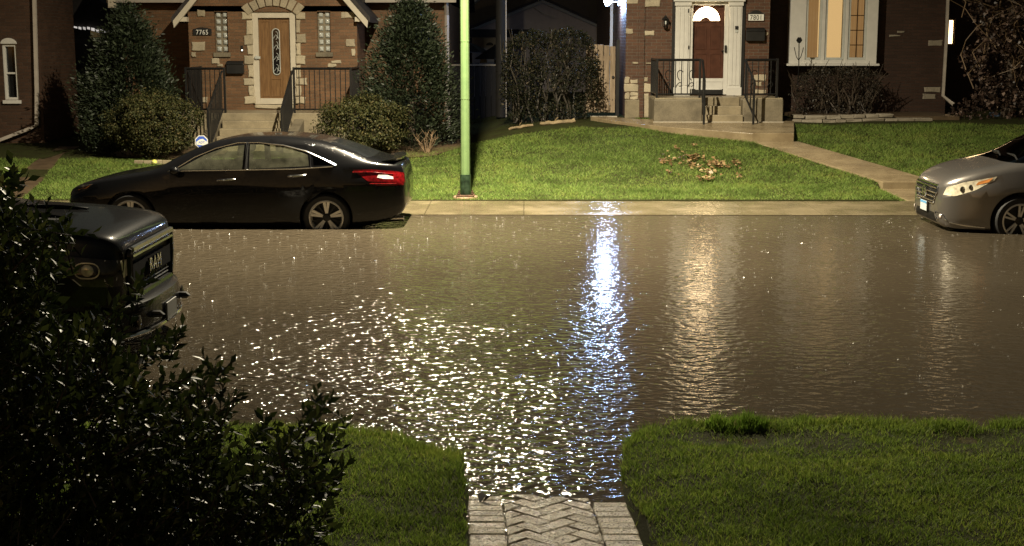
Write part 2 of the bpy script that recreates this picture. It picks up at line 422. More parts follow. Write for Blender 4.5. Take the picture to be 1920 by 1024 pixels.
# muddy path by the left house and strip in the grass
t = NT('mud_path'); n1 = t.noise(t.pos(), 5., 6); t.bsdf(t.ramp(n1, [(.3, (.05,.033,.018)), (.7, (.10,.07,.04))]), .45, 0, .5, t.bump(n1, .5, .02)); M['mud'] = t.mat
mb = MB(); pa = [(112,291),(60,312),(20,333),(-60,352)]; pb = [(150,291),(118,302),(80,330),(40,356)]
A = [gnd(x, y, .2) for x, y in pa]; B = [gnd(x, y, .2) for x, y in pb]
for i in range(3):
    q = [A[i+1], B[i+1], B[i], A[i]]; mb.add([(p.x, p.y, tz(p.x, p.y)+.012) for p in q], [(0,1,2,3)])
tag(mb.build('dirt_path', M['mud']), kind='structure')

# ---- near brick walkway: soldier borders and a herringbone field, every paver modelled
t = NT('tumbled_cream_paver'); ps = t.pos(); n1 = t.noise(ps, 8., 5); n2 = t.noise(ps, 75., 5, .75); isl = t.isl()
c = t.ramp(n1, [(.3, (.30,.26,.20)), (.7, (.44,.39,.30))])
c = t.mix(1., c, t.ramp(isl, [(0., (.72,.68,.62)), (1., (1.12,1.1,1.05))]), 'MULTIPLY')
c = t.mix(.85, c, t.ramp(n2, [(.38, (.12,.11,.10)), (.47, (.85,.85,.85)), (.7, (1.4,1.38,1.32))]), 'MULTIPLY')  # speckle of surface pits, with wet lamp glints painted into the colour
t.bsdf(c, .2, 0, .6, t.bump(n2, 1., .009)); M['paver'] = t.mat
def clip(poly, a, b, c):     # keep a*x+b*y<=c
    out = []
    for i, p in enumerate(poly):
        q = poly[(i+1) % len(poly)]; dp = a*p[0]+b*p[1]-c; dq = a*q[0]+b*q[1]-c
        if dp <= 0: out.append(p)
        if dp*dq < 0: f = dp/(dp-dq); out.append((p[0]+(q[0]-p[0])*f, p[1]+(q[1]-p[1])*f))
    return out
def shrink(poly, g):
    cx = sum(p[0] for p in poly)/len(poly); cy = sum(p[1] for p in poly)/len(poly); out = []
    for x, y in poly:
        d = hypot(x-cx, y-cy) or 1; out.append((x-(x-cx)/d*g*1.3, y-(y-cy)/d*g*1.3))
    return out
pav = MB()
def paver(poly):
    ar = abs(sum(poly[i][0]*poly[(i+1) % len(poly)][1]-poly[(i+1) % len(poly)][0]*poly[i][1] for i in range(len(poly))))/2
    if len(poly) < 3 or ar < .0006: return
    if sum(poly[i][0]*poly[(i+1) % len(poly)][1]-poly[(i+1) % len(poly)][0]*poly[i][1] for i in range(len(poly))) < 0: poly = poly[::-1]
    h = random.uniform(-.003, .003); n = len(poly)
    o1 = shrink(poly, .003); o2 = shrink(poly, .009); tl = random.uniform(-.012, .012)
    W = lambda p, dz: (xwalk(_w0.y+p[1])+p[0], _w0.y+p[1], zwalk(_w0.y+p[1])+dz+h+p[0]*tl*.3)
    vs = [W(p, -.05) for p in o1]+[W(p, -.006) for p in o1]+[W(p, 0) for p in o2]
    fs = [tuple(range(2*n, 3*n))]+[(k*n+i, k*n+(i+1) % n, (k+1)*n+(i+1) % n, (k+1)*n+i) for k in (0,1) for i in range(n)]
    pav.add(vs, fs)
y = -1.6
while y < 3.0:
    for s in (-1, 1):
        a, b = (.255*s, .458*s) if s > 0 else (.458*s, .255*s)
        j = random.uniform(-.004, .004)
        paver([(a+j, y), (b+j, y), (b+j, y+.1016), (a+j, y+.1016)])
    y += .1046
L, Wd = .204, .102
for i in range(-40, 40):
    for j in range(-14, 15):
        for kind in (0, 1):
            # classic herringbone lattice: translations (W,W) and (L,-L) scaled
            ox = i*Wd+j*2*Wd; oy = i*Wd-j*2*Wd
            if kind == 0: q = [(ox, oy), (ox+L, oy), (ox+L, oy+Wd), (ox, oy+Wd)]
            else: q = [(ox-Wd, oy), (ox, oy), (ox, oy+L), (ox-Wd, oy+L)]
            k = sqrt(.5); q = [((x-yy)*k, (x+yy)*k) for x, yy in q]
            q = clip(q, 1, 0, .252); q = clip(q, -1, 0, .252) if q else q
            q = clip(q, 0, 1, 3.) if q else q; q = clip(q, 0, -1, 1.6) if q else q
            if q: paver(q)
pv = pav.build('brick_path', M['paver']); tag(pv, kind='structure')
# ------------------------------------------------------------------ grass
def blades(name, X, Y, H, W, mat, lean=.5, segs=2, zoff=-.004):
    n = len(X); Z = terr(X, Y)+zoff
    a = RNG.uniform(0, 2*pi, n); la = RNG.uniform(0, 2*pi, n); ln = RNG.uniform(.1, 1, n)*lean*H
    cx, sy = np.cos(a)*W/2, np.sin(a)*W/2; dx, dy = np.cos(la)*ln, np.sin(la)*ln
    B = np.stack([X, Y, Z], -1); off = np.stack([cx, sy, 0*X], -1)
    mid = B+np.stack([dx*.35, dy*.35, H*.58], -1); tip = B+np.stack([dx, dy, H], -1)
    if segs == 1:
        V = np.stack([B-off, B+off, tip], 1).reshape(-1, 3); Fc = np.arange(3*n).reshape(n, 3)
    else:
        V = np.stack([B-off, B+off, mid+off*.8, mid-off*.8, tip], 1).reshape(-1, 3); b = 5*np.arange(n)[:, None]
        Fc = np.concatenate([b+[[0,1,2]], b+[[0,2,3]], b+[[3,2,4]]], 0)
    return rawmesh(name, V, Fc, mat)
def grassmat(name, lo, mid, hi):
    t = NT(name); isl = t.isl(); ps = t.pos(); big = t.noise(ps, 1.1, 5, .65)
    c = t.ramp(isl, [(0., lo), (.6, mid), (.93, hi), (1., (.22,.19,.08))])
    c = t.mix(1., c, t.ramp(big, [(.32, (.52,.55,.5)), (.5, (1.,1.,1.)), (.68, (1.3,1.15,1.1))]), 'MULTIPLY')
    p = t.bsdf(c, .55, 0, .10); tr = t.n('ShaderNodeBsdfTranslucent'); t.l(c, tr.inputs[0]); mx = t.n('ShaderNodeMixShader', i_0=.45)
    t.l(p.outputs[0], mx.inputs[1]); t.l(tr.outputs[0], mx.inputs[2]); t.l(mx.outputs[0], t.out.inputs[0]); return t.mat
M['grass_near'] = grassmat('wet_turf_near', (.105,.165,.026), (.18,.265,.042), (.28,.35,.07))
M['grass_far'] = grassmat('wet_turf_far', (.125,.20,.042), (.19,.29,.064), (.27,.345,.10))
# crowns of drops thrown up by the rain
n = 2000; X = RNG.uniform(-7.5, 8.5, n); Y = 7.9+13*RNG.uniform(0, 1, n)**.9; k = terr(X, Y) < -.02; X, Y = X[k], Y[k]; n = len(X); LV = []; 
A5 = np.arange(5)*2*pi/5; sz = RNG.uniform(.5, 1.5, n)[:, None]; ph = RNG.uniform(0, 6, n)[:, None]
bx = X[:, None]+.010*sz*np.cos(A5+ph); by = Y[:, None]+.010*sz*np.sin(A5+ph); tx = X[:, None]+.020*sz*np.cos(A5+ph); ty = Y[:, None]+.020*sz*np.sin(A5+ph); hz_ = .007*sz*RNG.uniform(.3, 1.4, (n, 5))
qx = -.004*np.sin(A5+ph); qy = .004*np.cos(A5+ph); o0 = 0*bx
V = np.stack([np.stack([bx-qx, by-qy, o0-.002], -1), np.stack([bx+qx, by+qy, o0-.002], -1), np.stack([tx, ty, hz_], -1)], 2).reshape(-1, 3)
M['splash'] = plain('splash_drops', (.40,.38,.33), .2, var=.2)
tag(rawmesh('rain_splashes', V, np.arange(len(V)).reshape(-1, 3), M['splash']), 'tiny raindrop splashes on the flood water', 'rain splashes', kind='stuff')
def scatter(x0, x1, y0, y1, n): return RNG.uniform(x0, x1, n), RNG.uniform(y0, y1, n)
# near lawn
X, Y = scatter(-4.2, 4.6, 6.0, 9.6, 260000)
z = terr(X, Y); d = np.abs(X-(_w0.x+WDX*(Y-_w0.y)))
dens = vnoise(X, Y, 7., 11); keep = (z > -.02+.02*dens) & (d > .47+.04*(vnoise(X, Y, 12, 3)-.5)) & (dens > RNG.uniform(-.5, .6, len(X))) & ~((X > _w0.x+.75) & (Y > 8.45) & (Y < 9.2) & (vnoise(X, Y, 3.3, 51) > .42+.9*np.abs(Y-8.82)) & (RNG.uniform(0, 1, len(X)) < .72)) & ((z > .012) | (RNG.uniform(0, 1, len(X)) < .45))
X, Y = X[keep], Y[keep]; cl = vnoise(X, Y, 5.5, 12)
H = (.018+.032*cl)*RNG.uniform(.6, 1.3, len(X))
tag(blades('grass', X, Y, H, RNG.uniform(.003, .006, len(X)), M['grass_near'], 1.5), 'short wet turf of the near yard', 'grass', kind='stuff')
# long wet blades hanging over the waterline
ne = 26000; X = RNG.uniform(-4.2, 4.6, ne); Y = yb_near(X)-np.abs(RNG.normal(0, .09, ne))+.02; k = np.abs(X-(_w0.x+WDX*(Y-_w0.y))) > .475
X, Y = X[k], Y[k]; k = vnoise(X, Y, 6., 61) > RNG.uniform(.1, .8, len(X)); X, Y = X[k], Y[k]
tag(blades('grass', X, Y, RNG.uniform(.03, .085, len(X)), RNG.uniform(.003, .006, len(X)), M['grass_near'], 1.2), 'longer ragged grass along the flooded edge of the near yard', 'grass', kind='stuff')
# far lawn
X, Y = scatter(-13.5, 13.5, 22.66, 31.0, 520000)
k1 = (X-(S0.x+(S1.x-S0.x)*(Y-S0.y)/(S1.y-S0.y))); onwalk = (k1 > .03) & (k1 < .97) & (Y > 24.4) & (Y < 28.05)
k2 = X-(L0.x+(L1.x-L0.x)*(Y-22.67)/1.8); onwalk |= (k2 > .03) & (k2 < 1.1) & (Y < 24.5)
def inpoly(X, Y, P):
    r = np.zeros(len(X), bool); n = len(P)
    for i in range(n):
        x1, y1 = P[i].x, P[i].y; x2, y2 = P[(i+1) % n].x, P[(i+1) % n].y
        c = ((y1 > Y) != (y2 > Y)) & (X < (x2-x1)*(Y-y1)/(y2-y1+1e-12)+x1); r ^= c
    return r
onwalk |= inpoly(X, Y, U)
onwalk |= inpoly(X, Y, A+B[::-1])
onwalk |= (np.abs(X-XP) < .2) & (np.abs(Y-22.95) < .2)
onwalk |= (X < -2.6) & (Y > 27.6-.0*X)          # planting bed and gangway before the left house
onwalk |= (X > -2.6) & (X < 2.4) & (Y > 29.2+.12*X)
onwalk |= (X > 5.6) & (Y > 29.7)
patchy = vnoise(X, Y, 3., 21) > RNG.uniform(-.9, .35, len(X))
keep = (~onwalk) & patchy
X, Y = X[keep], Y[keep]
cl = vnoise(X, Y, 2.2, 22); H = (.022+.036*cl)*RNG.uniform(.6, 1.35, len(X))
tag(blades('grass', X, Y, H, RNG.uniform(.008, .014, len(X)), M['grass_far'], 1.9, 1), 'bright wet lawn across the street', 'grass', kind='stuff')
# leafy ground cover round the pole foot
def tuft(name, px, py, Y0, rad, n, h, label, mat):
    c = at(px, py, Y0); r = rad*np.sqrt(RNG.uniform(0, 1, n)); a = RNG.uniform(0, 2*pi, n)
    X = c.x+r*np.cos(a); Y = c.y+r*np.sin(a)*.6
    H = h*(1-.45*(r/rad)**2)*RNG.uniform(.4, 1.2, n)*(.5+.8*vnoise(X, Y, 14., 9))
    return tag(blades(name, X, Y, H, RNG.uniform(.004, .008, n), mat, .55), label, 'grass clump')
M['grass_tuft'] = grassmat('tall_turf', (.10,.18,.02), (.14,.24,.03), (.2,.3,.05))
tuft('grass_clump', 1380, 800, 9.2, .22, 1500, .12, 'taller bright green grass clump at the flooded edge of the near lawn', M['grass_tuft'])
# fallen leaves on the far lawn
def leafquads(C, S, asp, nrm=None, tilt=.6, curl=.25, fold=0.):
    """leaf-shaped quads (2 tris each share 4 verts: base, side, tip, side) at centres C."""
    n = len(C)
    if nrm is None: nrm = RNG.normal(size=(n, 3))
    nrm = nrm/np.linalg.norm(nrm, axis=1, keepdims=True)
    r = RNG.normal(size=(n, 3)); u = np.cross(nrm, r); u /= np.linalg.norm(u, axis=1, keepdims=True); w = np.cross(nrm, u)
    S = np.asarray(S)[:, None] if np.ndim(S) else np.full((n, 1), S)
    base = C-u*S*.5; tip = C+u*S*.5-nrm*S*curl*.5; l = C+w*S*asp*.5+nrm*S*fold; rr = C-w*S*asp*.5+nrm*S*fold
    V = np.stack([base, l, tip, rr], 1).reshape(-1, 3)
    return V, np.arange(4*n).reshape(n, 4)
M['dead_leaf'] = leafmat('fallen_brown_leaf', [(0., (.08,.045,.018)), (.45, (.18,.11,.045)), (.8, (.26,.18,.08)), (1., (.36,.28,.14))], .5, .2)
cs = [(1262,296,14,8,12),(1245,302,10,4,10),(1290,300,16,6,26),(1300,294,12,4,16),(1305,312,10,5,12),(1338,305,14,5,26),(1350,310,14,5,22),(1380,308,10,6,14),(1330,322,14,5,14),(1322,335,12,4,16),(1270,278,5,2,4),(1300,273,4,2,3),(1384,330,5,4,5),(1255,325,20,4,7)]
pts = []
for cx, cy, rx, ry, n in cs:
    for i in range(int(n*1.9)):
        px = random.gauss(cx, rx*.75); py = random.gauss(cy, ry*.6); zz = .2
        for Yl in np.arange(22.8, 30., .05):
            g = at(px, py, Yl); zz = tz(g.x, g.y)+.05
            if g.z <= zz: break
        pts.append((g.x, g.y, zz+random.uniform(0, .03)))
C = np.array(pts); nr = RNG.normal(size=C.shape)*.28+[0, -.15, 1]
V, Fc = leafquads(C, RNG.uniform(.05, .105, len(C)), .75, nr, curl=.3, fold=.08)
tag(rawmesh('fallen_leaves', V, Fc, M['dead_leaf']), 'scatter of brown fallen leaves on the far lawn', 'leaves', kind='stuff')
# dark wet leaf on the brick walk
g = gnd(903, 940, .0); C = np.array([[g.x, g.y, .03], [g.x+.03, g.y-.01, .028]])
V, Fc = leafquads(C, np.array([.085, .07]), .6, np.array([[.1,-.2,1.],[-.5,.3,1]]), curl=.5, fold=.1)
M['black_leaf'] = leafmat('sodden_leaf', [(0, (.01,.008,.006)), (1, (.02,.015,.01))], .6, 0, .1)
tag(rawmesh('wet_leaf', V, Fc, M['black_leaf']), 'dark sodden leaf lying on the brick walk at the waterline', 'leaf')
# ------------------------------------------------------------------ houses
def wall_holes(mb, x0, x1, z0, z1, Y, holes, depth=.12, m=0):
    xs = sorted({x0, x1, *[h[0] for h in holes], *[h[1] for h in holes]}); zs = sorted({z0, z1, *[h[2] for h in holes], *[h[3] for h in holes]})
    for a, b in zip(xs[:-1], xs[1:]):
        for c, d in zip(zs[:-1], zs[1:]):
            if any(h[0]-1e-6 <= a and b <= h[1]+1e-6 and h[2]-1e-6 <= c and d <= h[3]+1e-6 for h in holes): continue
            mb.add([(a,Y,c),(b,Y,c),(b,Y,d),(a,Y,d)], [(0,1,2,3)], m)
    for a, b, c, d in [h[:4] for h in holes]:
        y2 = Y+depth
        mb.add([(a,Y,c),(a,y2,c),(a,y2,d),(a,Y,d)], [(0,1,2,3)], m); mb.add([(b,Y,c),(b,Y,d),(b,y2,d),(b,y2,c)], [(0,1,2,3)], m)
        mb.add([(a,Y,d),(a,y2,d),(b,y2,d),(b,Y,d)], [(0,1,2,3)], m); mb.add([(a,Y,c),(b,Y,c),(b,y2,c),(a,y2,c)], [(0,1,2,3)], m)
def rough_block(mb, r, Y, proud=.03, back=.05, j=.012, m=0):
    x0, x1, z0, z1 = r; jj = lambda: random.uniform(-j, j)
    f = [(x0+jj(), z0+jj()), ((x0+x1)/2+jj(), z0+jj()), (x1+jj(), z0+jj()), (x1+jj(), (z0+z1)/2+jj()), (x1+jj(), z1+jj()), ((x0+x1)/2+jj(), z1+jj()), (x0+jj(), z1+jj()), (x0+jj(), (z0+z1)/2+jj())]
    p = proud+random.uniform(-.008, .012); cx = sum(a for a, b in f)/8; cz = sum(b for a, b in f)/8
    vs = [(a, Y+back, b) for a, b in f]+[(a, Y-p*.55, b) for a, b in f]+[(a+(cx-a)*.12, Y-p, b+(cz-b)*.12) for a, b in f]
    fs = [tuple(range(16, 24))]+[(k*8+i, k*8+(i+1) % 8, (k+1)*8+(i+1) % 8, (k+1)*8+i) for k in (0,1) for i in range(8)]
    mb.add(vs, fs, m)
def frame_xz(mb, x0, x1, z0, z1, w, y0, y1, m=0, wb=None):
    wb = w if wb is None else wb
    mb.box(x0, x0+w, y0, y1, z0, z1, m); mb.box(x1-w, x1, y0, y1, z0, z1, m)
    mb.box(x0+w, x1-w, y0, y1, z1-w, z1, m); mb.box(x0+w, x1-w, y0, y1, z0, z0+wb, m)

YA = 31.5
h7 = thing('brick_house', (at(514, 205, YA).x, YA, .4), 'tan brick gabled house number 7765 with stone trimmed wooden front door', 'house')
bpy.context.view_layer.update()
def P7(mb, name, mats, parent=h7, **k):
    ox, oy, oz = parent_origin(parent)
    mb.v = [(x-ox, y-oy, z-oz) for x, y, z in mb.v]
    return mb.build(name, mats, parent, **k)
def parent_origin(p):
    o = Vector((0,0,0))
    while p is not None: o += Vector(p.location); p = p.parent
    return o
PART = P7
x0, x1, _, _ = R(357, 100, 671, 205, YA); zg = .25
ze = at(514, 22, YA).z
door = R2(583, 92, 890, 742, YA); dtop = R2(583, 92, 890, 742, YA)[3]
archtop = R2(583, 42, 890, 92, YA)[3]
gb = [R2(313, 80, 407, 374, YA), R2(1043, 78, 1136, 373, YA)]
mb = MB(); hole_d = (door[0]-.02, door[1]+.02, door[2]-.02, archtop)
wall_holes(mb, x0, x1, zg, ze, YA, [hole_d]+gb, .16)
xm = (x0+x1)/2; hw = (x1-x0)/2; apex = ze+hw*1.15
mb.add([(x0,YA,ze),(x1,YA,ze),(xm,YA,apex)], [(0,1,2)])
YM = 33.1
mb.add([(x0,YA,zg),(x0,YA,ze),(x0,YM,ze),(x0,YM,zg)], [(0,1,2,3)]); mb.add([(x1,YA,zg),(x1,YM,zg),(x1,YM,ze),(x1,YA,ze)], [(0,1,2,3)])
# main body behind
a, b, _, _ = R(236, 100, 838, 200, YM); zm = at(760, 4, YM).z
mb.add([(a,YM,.2),(x0,YM,.2),(x0,YM,zm),(a,YM,zm)], [(0,1,2,3)]); mb.add([(x1,YM,.2),(b,YM,.2),(b,YM,zm),(x1,YM,zm)], [(0,1,2,3)])
mb.add([(a,YM,.2),(a,YM,zm),(a,YM+11,zm),(a,YM+11,.2)], [(0,1,2,3)]); mb.add([(b,YM,.2),(b,YM+11,.2),(b,YM+11,zm),(b,YM,zm)], [(0,1,2,3)])
PART(mb, 'wall', M['brick_a'])
mb = MB()   # main roof and porch gable roof
mb.prism_x([(YM-.35, zm-.02), (YM-.35, zm+.08), (YM+5.5, zm+4.2), (YM+11.4, zm+.08), (YM+11.4, zm-.02), (YM+5.5, zm+4.05)], a-.25, b+.25)
roof = PART(mb, 'roof', M['shingle'])
mb = MB(); ov = .32
for s in (-1, 1):
    e = xm+s*(hw+ov); zz = ze-ov*1.15+.13
    mb.prism_y([(e, zz), (xm, apex+.13), (xm, apex+.23), (e, zz+.12)] if s < 0 else [(e, zz), (e, zz+.12), (xm, apex+.23), (xm, apex+.13)], YA-.22, YM+4)
PART(mb, 'gable_roof', M['shingle'])
mb = MB()   # white rake boards and eave returns
for s in (-1, 1):
    e = xm+s*(hw+.26); zz = ze-.26*1.15+.09
    q = [(e, zz-.15), (e+s*.02, zz+.0), (xm, apex+.125), (xm, apex-.05)]
    mb.prism_y(q, YA-.26, YA-.18)
    mb.box(min(xm+s*(hw-.02), xm+s*(hw+.24)), max(xm+s*(hw-.02), xm+s*(hw+.24)), YA-.2, YA+.5, ze-.22, ze-.12)
PART(mb, 'rake_board', M['cream'])
mb = MB(); mb.box(x1+.06, b+.25, YM-.42, YM-.34, zm-.02, zm+.1); PART(mb, 'gutter', M['downspout']); mb = MB(); mb.box(a-.25, x0-.06, YM-.42, YM-.34, zm-.02, zm+.1)
PART(mb, 'gutter', M['downspout'])
def downspout(name, pts, mat, parent, r=.045):
    mb = MB(); mb.tube(pts, r, 4); return PART(mb, name, mat, parent)
q = lambda px, py, Y: tuple(at(px, py, Y))
downspout('downspout', [q(668,8,YA-.1), q(672,26,YA-.1), q(674,40,YM-.12), q(676,175,YM-.12)], M['cream'], h7, .04)
pb = at(838, 60, YM-.08).x
downspout('downspout', [(pb,YM-.3,zm), (pb,YM-.08,zm-.3), (pb,YM-.08,1.2), (pb+.02,YM-.2,.6)], M['downspout'], h7, .05)
# stones
mb = MB()
lst = [(505,88,580,138),(538,145,580,248),(520,252,584,320),(545,322,584,388),(525,395,586,458),(552,462,588,550),(520,555,590,606),(556,610,592,683),(526,686,600,738),
       (892,88,960,136),(892,142,922,238),(893,241,962,304),(893,309,926,392),(893,396,960,458),(895,463,926,552),(893,556,970,606),(893,612,930,684),(890,688,960,738),
       (190,70,246,118),(150,298,244,364),(150,370,180,408),(1245,279,1312,335),(1287,345,1312,400),(1212,86,1310,130),(1140,431,1212,449),(1117,453,1180,477),(290,416,345,454),(332,456,372,474),
       (188,640,215,668),(190,690,260,730),(1295,628,1318,668),(600,745,890,772)]
for r in lst: mb = MB(); rough_block(mb, R2(*r, YA), YA); PART(mb, 'trim_stone', M['stone'], bevel=.012)
# voussoirs of the segmental arch
cx = (door[0]+door[1])/2; spn = (door[1]-door[0])/2+.02; rise = archtop-dtop+.02
Rr = (spn*spn+rise*rise)/(2*rise); zc = archtop-Rr; a0 = math.asin(spn/Rr)
nV = 8; amax = a0*1.12
for i in range(nV):
    t0 = -amax+2*amax*i/nV+.012; t1 = -amax+2*amax*(i+1)/nV-.012; r0 = Rr+.0; r1 = Rr+.24+random.uniform(-.03, .04)
    pts = [(cx+sin(t0)*r0, zc+cos(t0)*r0), (cx+sin(t1)*r0, zc+cos(t1)*r0), (cx+sin(t1)*r1, zc+cos(t1)*r1), (cx+sin(t0)*r1, zc+cos(t0)*r1)]
    mb = MB(); mb.prism_y(pts, YA-.045-random.uniform(0, .012), YA+.03); PART(mb, 'voussoir', M['stone'], bevel=.012)
# tympanum panel filling the arch, storm door frame, wooden door with oval light
mb = MB(); N = 14
arc = [(cx+sin(-a0+2*a0*i/N)*(Rr-.001), zc+cos(-a0+2*a0*i/N)*(Rr-.001)) for i in range(N+1)]
mb.prism_y([(door[0]-.018, dtop+.004)]+arc+[(door[1]+.018, dtop+.004)], YA+.05, YA+.1)
PART(mb, 'arch_panel', M['cream'])
mb = MB(); op = R2(626, 128, 850, 700, YA)
mb.box(door[0], op[0], YA+.015, YA+.1, door[2], dtop); mb.box(op[1], door[1], YA+.015, YA+.1, door[2], dtop)
mb.box(op[0], op[1], YA+.015, YA+.1, op[3], dtop); mb.box(op[0], op[1], YA+.015, YA+.1, door[2], op[2])
sd = PART(mb, 'storm_door_frame', M['cream'], bevel=.008)
t = NT('oak_door'); ps = t.pos(); mp = t.n('ShaderNodeMapping'); mp.inputs['Scale'].default_value = (14, 14, 1.2); t.l(ps, mp.inputs[0]); n1 = t.noise(mp.outputs[0], 3., 6)
t.bsdf(t.ramp(n1, [(.3, (.13,.066,.026)), (.7, (.24,.135,.055))]), .4, 0, .5, t.bump(n1, .3, .004)); M['oak'] = t.mat
mb = MB(); dd = R2(622, 124, 856, 704, YA); mb.box(dd[0], dd[1], YA+.1, YA+.15, dd[2], dd[3])
# raised mouldings
for r in [(640,150,708,690),(786,150,836,690),(712,560,782,690)]:
    k = R2(*r, YA); frame_xz(mb, *k, .02, YA+.085, YA+.103)
wd = PART(mb, 'front_door', M['oak'], bevel=.006)
gl = R2(722, 205, 772, 532, YA); gx_, gz_ = (gl[0]+gl[1])/2, (gl[2]+gl[3])/2
def capsule(x0, x1, z0, z1, n=10):
    r = (x1-x0)/2; c = (x0+x1)/2; P = []
    for i in range(n+1): a = pi*i/n; P.append((c+r*cos(a), z1-r*.9+r*.9*sin(a)))
    for i in range(n+1): a = pi+pi*i/n; P.append((c+r*cos(a), z0+r*.9+r*.9*sin(a)))
    return P
mb = MB(); mb.prism_y(capsule(*gl), YA+.078, YA+.099); og = PART(mb, 'oval_glass', M['glass_house'], wd)
mb = MB(); cp = [(x, YA+.076, z) for x, z in capsule(*gl)]; mb.tube(cp, .012, 5, closed=True)
for k in (-.28, -.09, .1, .27):
    zc2 = gz_+k*(gl[3]-gl[2])*1.3; rr = (gl[1]-gl[0])*.36
    mb.tube([(gx_+rr*sin(a)*cos(a*.5), YA+.072, zc2+rr*1.6*cos(a)) for a in np.linspace(0, 2*pi, 13)], .006, 4)
    mb.tube([(gx_-rr, YA+.072, zc2-.06), (gx_, YA+.07, zc2+.02), (gx_+rr, YA+.072, zc2-.06)], .007, 4)
PART(mb, 'leaded_came', M['greywhite'], wd)
mb = MB(); hd = R2(600, 395, 640, 425, YA); mb.box(hd[0], hd[1], YA-.04, YA-.015, hd[2]+.02, hd[3]-.02); mb.box(hd[0]+.02, hd[0]+.05, YA-.015, YA+.02, hd[2], hd[3])
PART(mb, 'door_handle', M['greywhite'], sd)
# glass block windows
M['glassblock'] = plain('glass_block', (.46,.48,.45), .12, var=.35, scale=22., bump=.6)
for g in gb:
    mb = MB(); mb.box(g[0]+.002, g[1]-.002, YA+.1, YA+.13, g[2]+.002, g[3]-.002); fr = PART(mb, 'glass_block_window', M['concrete_dark'])
    mb = MB(); w = (g[1]-g[0])/2; h = (g[3]-g[2])/6
    for i in range(2):
        for j in range(6):
            X0 = g[0]+i*w+.022; Z0 = g[2]+j*h+.02; s = w-.044; s2 = h-.04
            mb.lathe([(.5,0),(.46,.3),(.25,.5)], 4, Matrix.Translation((X0+s/2, YA+.1, Z0+s2/2)) @ Matrix.Diagonal((s*1.41*1, 1, s2*1.41, 1)) @ Matrix.Rotation(pi/2, 4, 'X') @ Matrix.Diagonal((1, 1, .09, 1)) @ Matrix.Rotation(pi/4, 4, 'Z'))
    PART(mb, 'glass_blocks', M['glassblock'], fr, bevel=.012)
    mb = MB(); mb.box(g[0]-.04, g[1]+.05, YA-.05, YA+.1, g[2]-.1, g[2]-.004); PART(mb, 'sill', M['concrete_dark'], fr, bevel=.008)

# ---- stoop of 7765
fl = at(550, 206, YA).z                       # landing level
YL = 30.0; YS = YL-.28*5
lx0, _, _, _ = R(345, 180, 345, 210, YL); lx1, _, _, _ = R(662, 180, 662, 210, YL)
lx0 = lx0[0] if isinstance(lx0, tuple) else lx0
sx0 = R2(385, 770, 385, 800, YL)[0]; sx1 = R2(862, 770, 862, 800, YL)[0]
st = thing('front_stoop', ((sx0+sx1)/2, YL, .3), 'tan concrete stoop with five steps before the wooden front door', 'steps')
gz0 = tz((sx0+sx1)/2, YS)
mb = MB(); mb.box(lx0, lx1, YL, YA-.01, .1, fl); PART(mb, 'landing', M['concrete'], st, bevel=.015)
nst = 5; rz = (fl-gz0)/nst
for i in range(1, nst):
    mb = MB(); mb.box(sx0-.006*i, sx1+.006*i, YL-.28*i, YL-.28*(i-1)-.003, gz0-.1, fl-rz*i); PART(mb, 'step', M['concrete'], st, bevel=.015)
mb = MB()
mb.prism_x([(YL-.004, gz0-.1), (YS-.1, gz0-.1), (YS-.1, gz0+.25), (YL-.004, fl-.12)], sx1+.05, sx1+.26); PART(mb, 'cheek_wall', M['concrete_dark'], st, bevel=.02); mb = MB()
mb.prism_x([(YL-.004, gz0-.1), (YS-.1, gz0-.1), (YS-.1, gz0+.25), (YL-.004, fl-.12)], sx0-.26, sx0-.05); PART(mb, 'cheek_wall', M['concrete_dark'], st, bevel=.02)

def railing(label, p0, p1, h=.86, gap=.12, group=None, lo=.08, post0=True, post1=True, scroll=0, foot0=0., foot1=0.):
    """iron railing between base points p0 and p1 (world)."""
    p0 = Vector(p0); p1 = Vector(p1)
    t = thing('iron_railing', p0, label, 'railing', group); d = p1-p0; n = max(2, int(round(hypot(d.x, d.y)/gap)))
    o = Vector((0,0,0))
    mb = MB(); mb.tube([o+Vector((0,0,h)), d+Vector((0,0,h))], .026, 4); mb.build('top_rail', M['iron'], t)
    mb = MB(); mb.tube([o+Vector((0,0,lo)), d+Vector((0,0,lo))], .017, 4); mb.build('bottom_rail', M['iron'], t)
    for k, pp, ft in ((post0, o, foot0), (post1, d, foot1)):
        if k: mb = MB(); mb.box(pp.x-.022, pp.x+.022, pp.y-.022, pp.y+.022, pp.z-ft, pp.z+h+.03); mb.build('post', M['iron'], t)
    for i in range(1, n):
        a = d*(i/n); mb = MB(); mb.tube([a+Vector((0,0,lo)), a+Vector((0,0,h))], .0125, 4); mb.build('baluster', M['iron'], t)
    if scroll:
        mb = MB()
        for c in np.linspace(.25, .8, scroll):
            a = d*float(c); dn = d.normalized()
            for sg in (1, -1):
                mb.tube([a+dn*(.07*cos(u)*sg*(1-u/9))+Vector((0,0,lo+.3+sg*(.16-.1*u/5)+.07*sin(u))) for u in np.linspace(0, 5, 14)], .009, 4)
        mb.build('scrollwork', M['iron'], t)
    return t
G7 = 'iron railings of the stoop at 7765'
railing('black iron front railing left of the steps below the 7765 plaque', (lx0+.05, YL+.06, fl), (sx0-.0, YL+.06, fl), .95, .11, G7)
railing('black iron side railing on the left end of the 7765 landing', (lx0+.05, YA-.06, fl), (lx0+.05, YL+.14, fl), .95, .09, G7, post1=False)
railing('black iron front railing right of the wooden front door', (sx1+.05, YL+.06, fl), (lx1-.05, YL+.06, fl), .95, .11, G7)
railing('black iron side railing on the right end of the 7765 landing', (lx1-.05, YA-.06, fl), (lx1-.05, YL+.14, fl), .95, .09, G7, post1=False)
